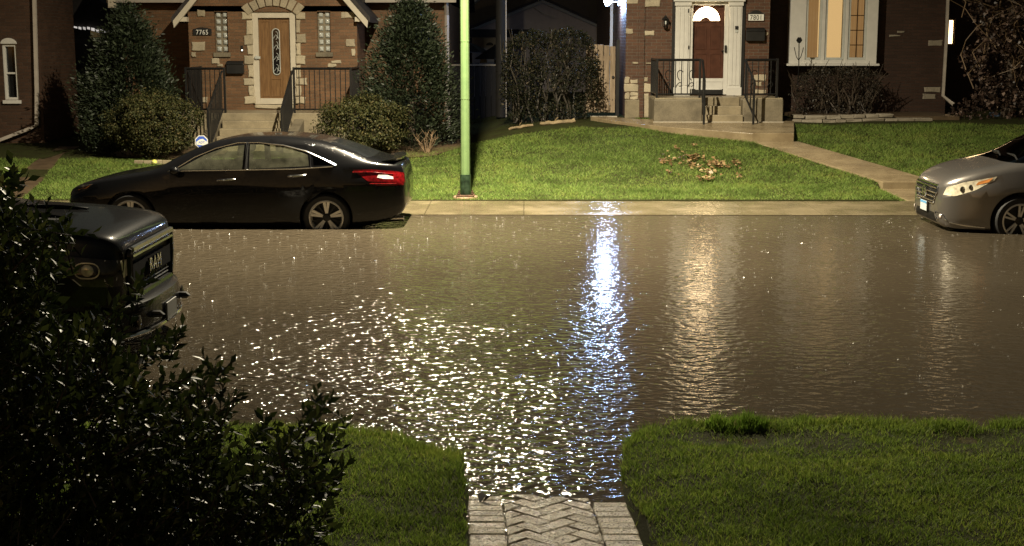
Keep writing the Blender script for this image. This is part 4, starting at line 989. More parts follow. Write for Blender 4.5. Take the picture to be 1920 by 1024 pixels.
mb = MB(); a = at(1107, 214, YT-.25); b = at(1154, 212, YT-.25); mb.box(a.x, b.x+.03, YT-.3, YT-.16, .6, .955); PART(mb, 'threshold', M['pale_edge'], gt)
# ------------------------------------------------------------------ floodlight on the side wall
YFl = 33.1; fp = at(1139, 4, YFl)
fl_ = thing('floodlight', (vx0-.001, YFl, fp.z), 'glaring blue white floodlight on the side wall of house 7801', 'floodlight')
off = fp.x-vx0
mb = MB(); mb.box(-.06, 0, -.06, .06, -.08, .08); mb.build('wall_plate', M['greywhite'], fl_, bevel=.008)
mb = MB(); mb.tube([(-.05,0,0), (off*.6,-.02,.02), (off,0,-.0)], .02, 6); mb.build('arm', M['greywhite'], fl_)
mb = MB(); Mh = Matrix.Translation((off, 0, .0)) @ Matrix.Rotation(radians(62), 4, 'X'); mb.lathe([(.03,-.12),(.07,-.08),(.09,.02),(.095,.05)], 16, Mh); mb.build('lamp_head', M['greywhite'], fl_, smooth=True)
M['floodglow'] = emit('flood_led', (.42, .60, 1.), 240.)
mb = MB(); mb.lathe([(.088,.045),(.08,.075),(.05,.1),(.0,.11)], 16, Mh); mb.build('led_lens', M['floodglow'], fl_, smooth=True)
downspout('downspout', [(vx0-.06, 35.6, ztop), (vx0-.06, 35.6, 1.0)], M['white'], h8, .05)
# ------------------------------------------------------------------ yard sign, edging, logs
ys = at(378, 266, 27.2); gz = tz(ys.x, 27.2)
t_ = thing('yard_sign', (ys.x, 27.2, gz), 'small blue and white octagonal alarm sign on a stake behind the sedan windscreen', 'sign')
zc_ = ys.z-gz; oc = lambda r: [(r*cos(pi/8+pi/4*i), zc_+r*sin(pi/8+pi/4*i)) for i in range(8)][::-1]
mb = MB(); mb.tube([(0,.01,0),(0,.01,zc_-.05)], .012, 6); mb.build('stake', M['greywhite'], t_)
mb = MB(); mb.prism_y(oc(.135), -.012, 0); mb.build('border', M['numwhite'], t_)
M['signblue'] = plain('sign_blue', (.05,.12,.55), .35, var=.05)
mb = MB(); mb.prism_y(oc(.118), -.016, -.0125); mb.build('face', M['signblue'], t_)
mb = MB(); mb.prism_y([(-.10,zc_-.055),(.10,zc_-.075),(.11,zc_+.0),(.03,zc_+.06),(-.03,zc_+.05),(-.10,zc_+.0)], -.019, -.0165); mb.build('emblem', M['numwhite'], t_)
text_mesh('ADT', 'letters', M['signblue'], .062, .001, Matrix.Translation((.005, -.0205, zc_-.012)) @ FACE_CAM, t_)
g0 = at(252, 295, 27.0); g1 = at(322, 293, 27.0)
t_ = thing('garden_edging', (g0.x, 27.0, tz(g0.x, 27.)), 'low pale edging strip at the foot of the left round shrub', 'edging')
mb = MB()
for i in range(4):
    a = (g1.x-g0.x)*i/4; b = (g1.x-g0.x)*(i+1)/4-.01; mb.box(a, b, -.05, .03, -.05, .06+random.uniform(0, .015))
mb.build('blocks', M['concrete'], t_, bevel=.01)
c = at(290, 291, 26.9); t_ = thing('ball', (c.x, 26.85, tz(c.x, 26.85)+.06), 'small yellow ball on the grass by the left round shrub', 'ball')
mb = MB(); mb.lathe([(.001,-.055)]+[(.055*cos(a), .055*sin(a)) for a in np.linspace(-1.4, 1.4, 11)]+[(.001,.055)], 16); mb.build('ball_skin', plain('ball_yellow', (.65,.6,.12), .5), t_, smooth=True)
mb = MB(); mb.tube([(.056*cos(a), .056*sin(a), .02*sin(2*a)) for a in np.linspace(0, 2*pi, 24, endpoint=False)], .003, 4, closed=True); mb.build('seam', M['greywhite'], t_)
M['log'] = plain('barkless_log', (.22,.165,.09), .6, var=.4, bump=.5)
def log(p0, p1, Y, r, lab):
    a = at(*p0, Y); b = at(*p1, Y); t = thing('log', (a.x, Y, tz(a.x, Y)+r*.8), lab, 'log'); dx = b.x-a.x; dz = tz(b.x, Y)-tz(a.x, Y)
    mb = MB(); N = 9; mb.tube([(dx*i/N, random.uniform(-.03,.03), dz*i/N+random.uniform(-.01,.015)) for i in range(N+1)], [r*random.uniform(.75, 1.1) for i in range(N+1)], 8); mb.build('bark', M['log'], t, smooth=True)
    mb = MB(); mb.tube([(dx*.4, 0, dz*.4), (dx*.46, -.05, dz*.4+.09), (dx*.5, -.07, dz*.4+.12)], [r*.4, r*.3, r*.2], 6); mb.build('branch_stub', M['log'], t)
log((1014, 236), (1078, 231), 29.9, .05, 'pale branch log lying at the top of the lawn below the bare hedge')
log((955, 236), (1000, 240), 30.0, .035, 'short thin branch lying left of the log below the hedge')
# stone border of the right bed
YE = 30.3
te = thing('stone_border', (at(1590, 212, YE).x, YE, .9), 'dry laid flat stone border of the bed below the lit window', 'border'); mb = MB()
for row in range(2):
    x = at(1474+row*12, 210, YE).x; xe = at(1716-row*50, 208, YE).x
    while x < xe:
        w = random.uniform(.22, .5); zz = tz(x+w/2, YE-.1)+.02+row*.085
        vs = [(random.uniform(-.02,.02)+sx_*w/2*.96, random.uniform(-.02,.02)+sy_*.14, sz_*.038+random.uniform(-.008,.008)) for sz_ in (-1,1) for sx_, sy_ in ((-1,-1),(1,-1),(1,1),(-1,1))]
        mb.add([(x+w/2+a_, YE+row*.05+b_, zz+c_) for a_, b_, c_ in vs], [(0,3,2,1),(4,5,6,7),(0,1,5,4),(1,2,6,5),(2,3,7,6),(3,0,4,7)]); x += w
PART(mb, 'stones', M['stone_grey'], te, bevel=.012)
mb = MB(); mb.box(at(1480,210,31.6).x, at(1770,210,31.6).x, YE+.16, YW-.02, .4, 1.0); PART(mb, 'bed_soil', M['mud'], te)
# metal flower stakes before the window
YQ = 31.5
def flower_stake(px, ptop, pbot, lab):
    b = at(px, pbot, YQ); tp = at(px, ptop, YQ); h = tp.z-b.z+.6; t = thing('garden_stake', (b.x, YQ, b.z-.6), lab, 'garden stake')
    mb = MB(); mb.tube([(0,0,0),(.01,0,h*.5),(0,0,h)], .011, 5)
    for s in (-1, 1): mb.tube([(0,0,h-.42),(.05*s,0,h-.35),(.09*s,0,h-.2),(.10*s,0,h-.14)], .008, 4)
    mb.build('stem', M['iron'], t)
    mb = MB()
    for i in range(6):
        a = pi/3*i; mb.lathe([(.001,-.04),(.03,-.02),(.035,0),(.025,.025),(.001,.04)], 6, Matrix.Translation((.032*cos(a),-.01,h+.02+.032*sin(a))))
    mb.build('flower_head', M['iron'], t)
flower_stake(1497, 77, 120, 'dark metal flower stake standing against the white window frame')
# ------------------------------------------------------------------ vehicles
def pchip(xk, yk, x):
    xk = np.array(xk, float); yk = np.array(yk, float); h = np.diff(xk); d = np.diff(yk)/h; m = np.zeros_like(yk)
    m[0] = d[0]; m[-1] = d[-1]
    for i in range(1, len(xk)-1):
        if d[i-1]*d[i] > 0:
            w1 = 2*h[i]+h[i-1]; w2 = h[i]+2*h[i-1]; m[i] = (w1+w2)/(w1/d[i-1]+w2/d[i])
    x = np.clip(x, xk[0], xk[-1]); i = np.clip(np.searchsorted(xk, x, side='right')-1, 0, len(h)-1); t = (x-xk[i])/h[i]
    return yk[i]*(1+2*t)*(1-t)**2+m[i]*h[i]*t*(1-t)**2+yk[i+1]*t*t*(3-2*t)+m[i+1]*h[i]*t*t*(t-1)
def loft(K, n=110):
    xk = K['x']; Lc = xk[-1]
    xs = np.unique(np.concatenate([np.linspace(0, .3, 16), np.linspace(.3, Lc-.3, n), np.linspace(Lc-.3, Lc, 16)]))
    g = {k: pchip(xk, K[k], xs) for k in K if k not in ('x', 'cab', 'hood')}
    cab = K.get('cab', [(.965,.2),(.905,.5),(.83,.78),(.755,.93),(.62,.98),(.32,.998),(0,1)])
    hood = K.get('hood', [(.975,.38),(.925,.62),(.84,.80),(.70,.90),(.52,.955),(.27,.99),(0,1)])
    rings = []
    for i, x in enumerate(xs):
        zb, zt, w, zl, wb, gg = (g[k][i] for k in ('zb', 'zt', 'w', 'zl', 'wb', 'g'))
        H = zl-zb
        half = [(0, zb), (.5*w, zb), (.86*w, zb), (.95*w, zb+.025*H/.8), (.985*w, zb+.10*H), (1.0*w, zb+.26*H), (w*1.0, zb+.45*H), (w*.997, zb+.62*H), (w*.992, zb+.76*H), (w*.3+wb*.7, zb+.88*H), (wb, zl)]
        for (cy, cf), (hy, hf) in zip(cab, hood): half.append((wb*(hy+(cy-hy)*gg), zl+(zt-zl)*(hf+(cf-hf)*gg)))
        ring = [(x, -y, z) for y, z in half]+[(x, y, z) for y, z in half[-2:0:-1]]
        rings.append(ring)
    N = len(rings[0]); V = [p for r in rings for p in r]; Fs = []
    for i in range(len(rings)-1):
        for j in range(N): Fs.append((i*N+j, i*N+(j+1) % N, (i+1)*N+(j+1) % N, (i+1)*N+j))
    Fs.append(tuple(range(N-1, -1, -1))); b = (len(rings)-1)*N; Fs.append(tuple(b+j for j in range(N)))
    me = bpy.data.meshes.new('loft'); me.from_pydata(V, [], Fs); me.update()
    bm = bmesh.new(); bm.from_mesh(me); bmesh.ops.recalc_face_normals(bm, faces=bm.faces); bm.to_mesh(me); bm.free()
    return me
def cut_arches(me, wheels, r, W):
    ob = bpy.data.objects.new('tmp', me); COL.objects.link(ob); cs = []
    for wx, wz in wheels:
        for s in (-1, 1):
            mb = MB(); mb.lathe([(r,-.2),(r,.2)], 40, Matrix.Translation((wx, s*(W-.16), wz)) @ Matrix.Rotation(pi/2, 4, 'X'))
            c = mb.build('cutter', M['black']); c.hide_render = True; cs.append(c)
            b = bm_ = bmesh.new(); bm_.from_mesh(c.data); bmesh.ops.recalc_face_normals(bm_, faces=bm_.faces); bm_.to_mesh(c.data); bm_.free()
            md = ob.modifiers.new('b', 'BOOLEAN'); md.operation = 'DIFFERENCE'; md.object = c; md.solver = 'EXACT'
    bpy.context.view_layer.update()
    out = bpy.data.meshes.new_from_object(ob.evaluated_get(bpy.context.evaluated_depsgraph_get()))
    bpy.data.objects.remove(ob)
    for c in cs: bpy.data.objects.remove(c)
    return out
def carve(bm, poly, ax, keep):
    """cut a convex polygon (2d, in coordinates ax) into the faces that pass keep; returns the faces inside."""
    poly = [Vector((p[0], p[1])) for p in poly]; c = sum(poly, Vector((0,0)))/len(poly)
    lo = [min(p[k] for p in poly)-.03 for k in (0,1)]; hi = [max(p[k] for p in poly)+.03 for k in (0,1)]
    def near(f):
        for k in (0,1):
            vs = [v.co[ax[k]] for v in f.verts]
            if max(vs) < lo[k] or min(vs) > hi[k]: return False
        return keep(f)
    planes = []
    for i, p in enumerate(poly):
        q = poly[(i+1) % len(poly)]; n = Vector(((q-p).y, -(q-p).x))
        if n.length < 1e-9: continue
        n.normalize()
        if n.dot(c-p) > 0: n = -n
        planes.append((p, n))
    for p, n in planes:
        fs = [f for f in bm.faces if near(f)]
        geom = list({e for f in fs for e in f.edges})+fs+list({v for f in fs for v in f.verts})
        co = Vector((0,0,0)); no = Vector((0,0,0)); co[ax[0]], co[ax[1]] = p; no[ax[0]], no[ax[1]] = n
        bmesh.ops.bisect_plane(bm, geom=geom, plane_co=co, plane_no=no, dist=1e-5)
    res = []
    for f in bm.faces:
        if not keep(f): continue
        m = f.calc_center_median(); v = Vector((m[ax[0]], m[ax[1]]))
        if all((v-p).dot(n) < 1e-5 for p, n in planes): res.append(f)
    return res
def detach(bm, faces, name, mat, parent, offset=0., smooth_=True):
    if not faces: return None
    vs = {}; V = []; Fs = []
    for f in faces:
        ids = []
        for v in f.verts:
            if v.index < 0 or v not in vs: vs[v] = len(V); V.append(tuple(v.co+v.normal*offset))
            ids.append(vs[v])
        Fs.append(ids)
    bmesh.ops.delete(bm, geom=faces, context='FACES')
    me = bpy.data.meshes.new(name); me.from_pydata(V, [], Fs)
    return finish(name, me, mat, parent, smooth_, angle=35)
nearside = lambda f: f.normal.y < -.22 and f.calc_center_median().y < -.2
farside = lambda f: f.normal.y > .22 and f.calc_center_median().y > .2
frontup = lambda f: f.normal.x < -.12
rearup = lambda f: f.normal.x > .12
def body_bvh(me):
    bm = bmesh.new(); bm.from_mesh(me); t = BVHTree.FromBMesh(bm); bm.free(); return t
def side_pt(bvh, x, z, s=-1, off=.004):
    h, n, i, d = bvh.ray_cast(Vector((x, s*3, z)), Vector((0, -s, 0)))
    return (h+n*off) if h is not None else None
def front_pt(bvh, y, z, off=.004, s=-1):
    h, n, i, d = bvh.ray_cast(Vector((s*3 if s < 0 else 9, y, z)), Vector((-s, 0, 0)))
    return (h+n*off) if h is not None else None
def trimline(bvh, pts, r, s, name, mat, parent, closed=False, dens=.06, off=.003):
    P = []
    n = len(pts)
    for i in range(n if closed else n-1):
        a = Vector(pts[i]); b = Vector(pts[(i+1) % n]); k = max(1, int((b-a).length/dens))
        for j in range(k): P.append(a+(b-a)*j/k)
    if not closed: P.append(Vector(pts[-1]))
    Q = [side_pt(bvh, p.x, p.y, s, off) for p in P]; Q = [q_ for q_ in Q if q_ is not None]
    if len(Q) < 3: return
    mb = MB(); mb.tube(Q, r, 5, closed=closed); return mb.build(name, mat, parent, smooth=True)
def wheel(parent, x, y, z, R_, rim, style, s):
    """s: outward side (-1 towards -y)."""
    t = bpy.data.objects.new('wheel', None); COL.objects.link(t); t.parent = parent; t.location = (x, y, z); t.empty_display_size = .1
    Mw = Matrix.Rotation(pi/2*(1 if s < 0 else -1), 4, 'X')      # local +z -> outward
    mb = MB(); mb.lathe([(rim,-.2),(R_-.03,-.2),(R_-.004,-.17),(R_,-.1),(R_,-.04),(R_-.006,.0),(R_-.03,.022),(rim+.012,.02),(rim,.0)], 40, Mw, cap=False); mb.build('tyre', M['rubber'], t, smooth=True)
    mb = MB(); mb.lathe([(rim+.004,.012),(rim-.012,.02),(rim-.022,.008),(rim-.03,-.03),(rim-.035,-.18)], 40, Mw, cap=False); mb.build('rim', M['alloy'], t, smooth=True)
    mb = MB(); mb.lathe([(rim-.03,-.10),(.02,-.085),(0.,-.085)], 32, Mw, cap=False); mb.build('brake_disc', M['alloy_dark'], t)
    def spoke(a, w0, w1, z0, z1, r0, r1):
        d = Vector((cos(a), sin(a), 0)); n = Vector((-sin(a), cos(a), 0)); vs = []
        for dz in (-.03, 0):
            for r, w, zz in ((r0, w0, z0), (r1, w1, z1)):
                vs += [Mw @ (d*r+n*w+Vector((0,0,zz+dz))), Mw @ (d*r-n*w+Vector((0,0,zz+dz)))]
        return vs, [(0,1,3,2),(4,6,7,5),(0,4,5,1),(2,3,7,6),(0,2,6,4),(1,5,7,3)]
    m = 'alloy'
    if style == 'five_broad':
        mb = MB()
        for k in range(5):
            a = 2*pi*k/5+.30
            for o in (-.13, .13): mb.add(*spoke(a+o, .011, .021, -.03, .004, .05, rim-.016))
            mb.add(*spoke(a+pi/5, .008, .010, -.045, -.012, .05, rim-.02), m=1)
        mb.build('spokes', [M['alloy'], M['alloy_dark']], t)
    else:
        mb = MB()
        for k in range(5):
            a = 2*pi*k/5+.2
            for o in (-.17, .17): 
                d0 = a+o*.9; mb.add(*spoke(d0, .014, .013, -.028, .002, .05, rim-.016))
        mb.build('spokes', M['alloy'], t)
    mb = MB(); mb.lathe([(.058,-.05),(.055,-.02),(.03,-.012),(0,-.01)], 20, Mw); mb.build('hub', M['alloy_dark'], t, smooth=True)
    for k in range(0): pass
    return t
def ellipsoid(mb, c, r, n=14, m=8, Mx=None):
    Mx = Mx or Matrix.Identity(4)
    mb.lathe([(max(.001, cos(a)), sin(a)) for a in np.linspace(-pi/2, pi/2, m)], n, Matrix.Translation(c) @ Mx @ Matrix.Diagonal((*r, 1)))
def seat(parent, x, y, z):
    mb = MB(); mb.prism_y([(x-.25, z), (x+.25, z), (x+.25, z+.12), (x-.25, z+.16)], y-.24, y+.24)
    mb.prism_y([(x+.2, z+.1), (x+.34, z+.1), (x+.48, z+.62), (x+.38, z+.64)], y-.23, y+.23)
    mb.prism_y([(x+.42, z+.67), (x+.52, z+.67), (x+.55, z+.84), (x+.47, z+.86)], y-.12, y+.12)
    mb.build('seat', M['dark'], parent, bevel=.04)
def finish_body(bm, root, mat):
    me = bpy.data.meshes.new('body'); bmesh.ops.remove_doubles(bm, verts=bm.verts, dist=1e-5)
    loose = [v for v in bm.verts if not v.link_faces]; bmesh.ops.delete(bm, geom=loose, context='VERTS')
    bm.to_mesh(me); bm.free(); return finish('body', me, mat, root, True, angle=38)
M['headlight'] = plain('headlight_lens', (.72,.66,.50), .14, .25, var=.35, scale=16.)
M['headlight_dark'] = plain('headlight_smoked', (.05,.045,.04), .07, .3, var=.5, scale=14.)
M['headlight_mid'] = plain('headlight_grey', (.22,.21,.18), .1, .35, var=.6, scale=16.)
M['amber'] = plain('amber_lens', (.95,.33,.09), .25, var=.3)
M['red'] = plain('red_lamp_lens', (.13,.004,.005), .1, var=.6, scale=24.)
M['clearlens'] = plain('clear_lamp_lens', (.75,.66,.62), .08, .3, var=.3, scale=20.)
M['grille_black'] = plain('grille_black', (.006,.006,.006), .5, 0., .25)
M['grille_matte'] = plain('grille_matte', (.005,.005,.005), .95, 0., .03)
M['plate'] = plain('plate_white', (.5,.54,.56), .4, var=.04)
M['plate_dull'] = plain('plate_dull', (.10,.10,.10), .45, var=.1)
M['plateblue'] = plain('plate_blue', (.10,.30,.55), .4, var=.05)

# ---- black sedan -------------------------------------------------
GZ_CAR = -.18
def make_sedan():
    xr_ = at(613, 410, 19.5).x; xf_ = at(240, 410, 19.5).x
    wb_ = 2.776; x_front = xr_-wb_-.985
    root = thing('parked_sedan', (x_front, 19.42+.915, GZ_CAR), 'black four door sedan standing in floodwater before the wooden door house', 'car', 'cars standing in the flooded street')
    K = dict(x=[0,.03,.10,.25,.5,.9,1.25,1.6,1.95,2.25,2.6,3.0,3.4,3.75,4.1,4.4,4.6,4.74,4.80,4.84,4.87],
     zb=[.36,.27,.22,.20,.19,.18,.18,.18,.18,.18,.18,.18,.18,.18,.19,.22,.27,.33,.37,.42,.48],
     zt=[.60,.67,.735,.80,.865,.935,1.00,1.17,1.325,1.415,1.462,1.47,1.445,1.385,1.28,1.17,1.118,1.105,1.09,1.02,.86],
     w=[.50,.60,.70,.80,.865,.905,.912,.915,.915,.915,.915,.915,.915,.912,.905,.885,.855,.82,.79,.755,.69],
     zl=[.56,.62,.68,.74,.805,.87,.925,.955,.97,.98,.99,1.0,1.015,1.03,1.045,1.05,1.045,1.03,1.0,.93,.80],
     wb=[.45,.54,.635,.73,.80,.845,.862,.87,.872,.872,.872,.872,.872,.868,.85,.815,.77,.725,.70,.67,.62],
     g=[0,0,0,0,0,0,.0,.55,.95,1,1,1,1,1,.9,.35,.0,0,0,0,0])
    WX = [(.985, .335), (.985+wb_, .335)]
    me = cut_arches(loft(K), WX, .375, .915); bvh = body_bvh(me)
    bm = bmesh.new(); bm.from_mesh(me)
    fw = [(1.66,1.008),(2.05,1.215),(2.33,1.315),(2.60,1.352),(2.585,1.02)]
    rw = [(2.68,1.022),(2.68,1.357),(2.98,1.352),(3.28,1.30),(3.50,1.215),(3.53,1.062)]
    qw = [(3.59,1.068),(3.575,1.185),(3.83,1.085),(3.84,1.075)]
    for kp, s in ((nearside, -1), (farside, 1)):
        for nm, pl, mt in (('front_window', fw, 'glass'), ('rear_window', rw, 'glass'), ('quarter_window', qw, 'glass_dark')):
            detach(bm, carve(bm, pl, (0,2), kp), nm, M[mt], root)
        detach(bm, carve(bm, [(.02,.62),(.09,.70),(.28,.775),(.44,.80),(.36,.72),(.14,.62)], (0,2), kp), 'headlight', M['headlight_dark'], root, .003)
        tl = carve(bm, [(4.06,1.005),(4.40,1.012),(4.74,.98),(4.86,.95),(4.86,.785),(4.44,.785),(4.34,.86)], (0,2), kp)
        tlo = detach(bm, tl, 'taillight', M['red'], root, .003)
        dr1 = carve(bm, [(1.52,.30),(1.52,.93),(1.62,1.0),(2.63,1.0),(2.63,.30)], (0,2), lambda f, k=kp: k(f) and f.calc_center_median().z < 1.0)
        d1 = detach(bm, dr1, 'door', M['black_paint'], root)
        dr2 = carve(bm, [(2.642,.30),(2.642,1.01),(3.62,1.02),(3.56,.78),(3.36,.52),(3.30,.30)], (0,2), lambda f, k=kp: k(f) and f.calc_center_median().z < 1.02)
        d2 = detach(bm, dr2, 'door', M['black_paint'], root)
        for d_, hx, hz in ((d1, 2.36, .865), (d2, 3.36, .925)):
            p = side_pt(bvh, hx, hz, s, .018); mb = MB()
            if p is not None:
                mb.tube([p+Vector((-.13,-.016*s*-1,-.006)), p+Vector((-.1,s*.012,-.003)), p+Vector((.08,s*.012,.006)), p+Vector((.125,-.012*s*1,.010))], [.011,.017,.017,.011], 8); mb.build('handle', M['chrome'], d_, smooth=True)
        # chrome around the side glass
        trimline(bvh, [(1.60,.99),(2.4,1.003),(3.3,1.02),(3.86,1.055),(3.90,1.075),(3.72,1.16),(3.48,1.262),(3.15,1.345),(2.8,1.382),(2.5,1.378),(2.2,1.305),(1.9,1.18),(1.62,1.012)], .009, s, 'chrome_trim', M['chrome'], root, dens=.05)
        trimline(bvh, [(2.635,1.01),(2.64,1.37)], .02, s, 'pillar_trim', M['black'], root)
        trimline(bvh, [(2.63,1.01),(2.652,1.37)], .006, s, 'pillar_chrome', M['chrome'], root, off=.02)
        trimline(bvh, [(3.555,1.04),(3.535,1.23)], .008, s, 'pillar_trim', M['chrome'], root)
        # clear reverse lens and reflector lines in the tail lamp
        mb = MB(); P = [side_pt(bvh, a_, b_, s, .007) for a_, b_ in ((4.50,.935),(4.62,.93),(4.70,.905),(4.71,.875),(4.58,.88),(4.48,.90))]
        P = [p for p in P if p is not None]
        if len(P) > 3 and tlo: mb.add(P, [tuple(range(len(P)))]); mb.build('reverse_lens', M['clearlens'], tlo)
        for pl in ([(4.14,.975),(4.4,.975),(4.7,.94)], [(4.38,.815),(4.55,.812),(4.75,.81)]): 
            o_ = trimline(bvh, pl, .007, s, 'lamp_line', M['amber'] if 0 else M['clearlens'] if 0 else M['red'], tlo or root, off=.006)
        mb = MB(); P = [side_pt(bvh, a_, b_, s, .007) for a_, b_ in ((.20,.705),(.30,.75),(.42,.79),(.35,.735))]
        P = [p for p in P if p is not None]
        if len(P) == 4: mb.add(P, [(0,1,2,3)]); mb.build('turn_signal', M['amber'], root)
        # mirror
        mb = MB(); c = Vector((1.66, s*.985, 1.005)); ellipsoid(mb, c, (.075,.10,.062)); mb.tube([c+Vector((0,-s*.06,-.03)), c+Vector((-.02,-s*.13,-.05))], [.03,.04], 6); mr = mb.build('mirror', M['black_paint'], root, smooth=True)
        mb = MB(); mb.tube([c+Vector((-.075,-.07,0)), c+Vector((-.08,0,.0)), c+Vector((-.075,.07,0))], .008, 5); mb.build('mirror_trim', M['chrome'], mr)
    ws = [(-.70,1.015),(.70,1.015),(.585,1.30),(.45,1.385),(-.45,1.385),(-.585,1.30)]
    detach(bm, carve(bm, ws, (1,2), lambda f: f.normal.x < -.2 and f.normal.z > .3 and 1.2 < f.calc_center_median().x < 2.6), 'windscreen', M['glass_dark'], root)
    rs = [(-.66,1.17),(.66,1.17),(.56,1.36),(.45,1.40),(-.45,1.40),(-.56,1.36)]
    detach(bm, carve(bm, rs, (1,2), lambda f: f.normal.x > .15 and f.normal.z > .3 and 3.2 < f.calc_center_median().x < 4.6), 'rear_screen', M['glass_house'], root)
    gr_ = carve(bm, [(-.42,.50),(.42,.50),(.5,.66),(-.5,.66)], (1,2), lambda f: f.normal.x < -.3 and f.calc_center_median().x < .3)
    detach(bm, gr_, 'grille', M['grille_black'], root, .002)
    finish_body(bm, root, M['black_paint'])
    # rear lip spoiler, exhaust, plate, bumper reflector
    mb = MB(); N = 12; P0 = []; 
    vs = []; 
    for i in range(N+1):
        y = -.70+1.4*i/N; xx = 4.80-.10*abs(y/.7)**2.2; vs += [(xx-.17, y, 1.112), (xx+.0, y, 1.118), (xx+.02, y, 1.150), (xx-.15, y, 1.122)]
    fs = []
    for i in range(N): 
        for j in range(4): fs.append((i*4+j, i*4+(j+1) % 4, (i+1)*4+(j+1) % 4, (i+1)*4+j))
    fs += [(0,1,2,3), (N*4+3, N*4+2, N*4+1, N*4)]
    mb.add(vs, fs); mb.build('spoiler', M['black_paint'], root, smooth=True)
    mb = MB()
    for s in (-1,): mb.tube([(4.45, s*.58, .27), (4.83, s*.58, .29)], .04, 12)
    mb.build('exhaust_tip', M['chrome'], root, smooth=True)
    mb = MB(); mb.box(4.85, 4.865, -.26, .26, .62, .77); mb.build('licence_plate', M['plate'], root, bevel=.004)
    for s in (-1, 1):
        p = side_pt(bvh, 4.72, .47, s, .006); mb = MB(); mb.tube([p+Vector((-.06,0,-.01)), p+Vector((.05,-s*.04,.015))], .012, 6); mb.build('reflector', M['red'], root)
    mb = MB(); mb.box(1.5, 4.0, -.7, .7, .26, .5); mb.prism_y([(1.35,.55),(1.62,.95),(1.9,.9),(1.9,.55)], -.7, .7); mb.build('interior', M['dark'], root)
    for sx_, sy_ in ((2.0,-.38),(2.0,.38),(2.95,-.38),(2.95,.38)): seat(root, sx_, sy_, .50)
    mb = MB(); mb.tube([(1.95+.06*cos(a)*.5, .38*-1+.18*cos(a)*1, .93+.17*sin(a)) for a in np.linspace(0, 2*pi, 20, endpoint=False)], .014, 6, closed=True); mb.build('steering_wheel', M['black'], root, smooth=True)
    for wx, wz in WX:
        for s in (-1, 1): wheel(root, wx, s*.895, wz, .335, .243, 'five_broad', s)
    return root
make_sedan()

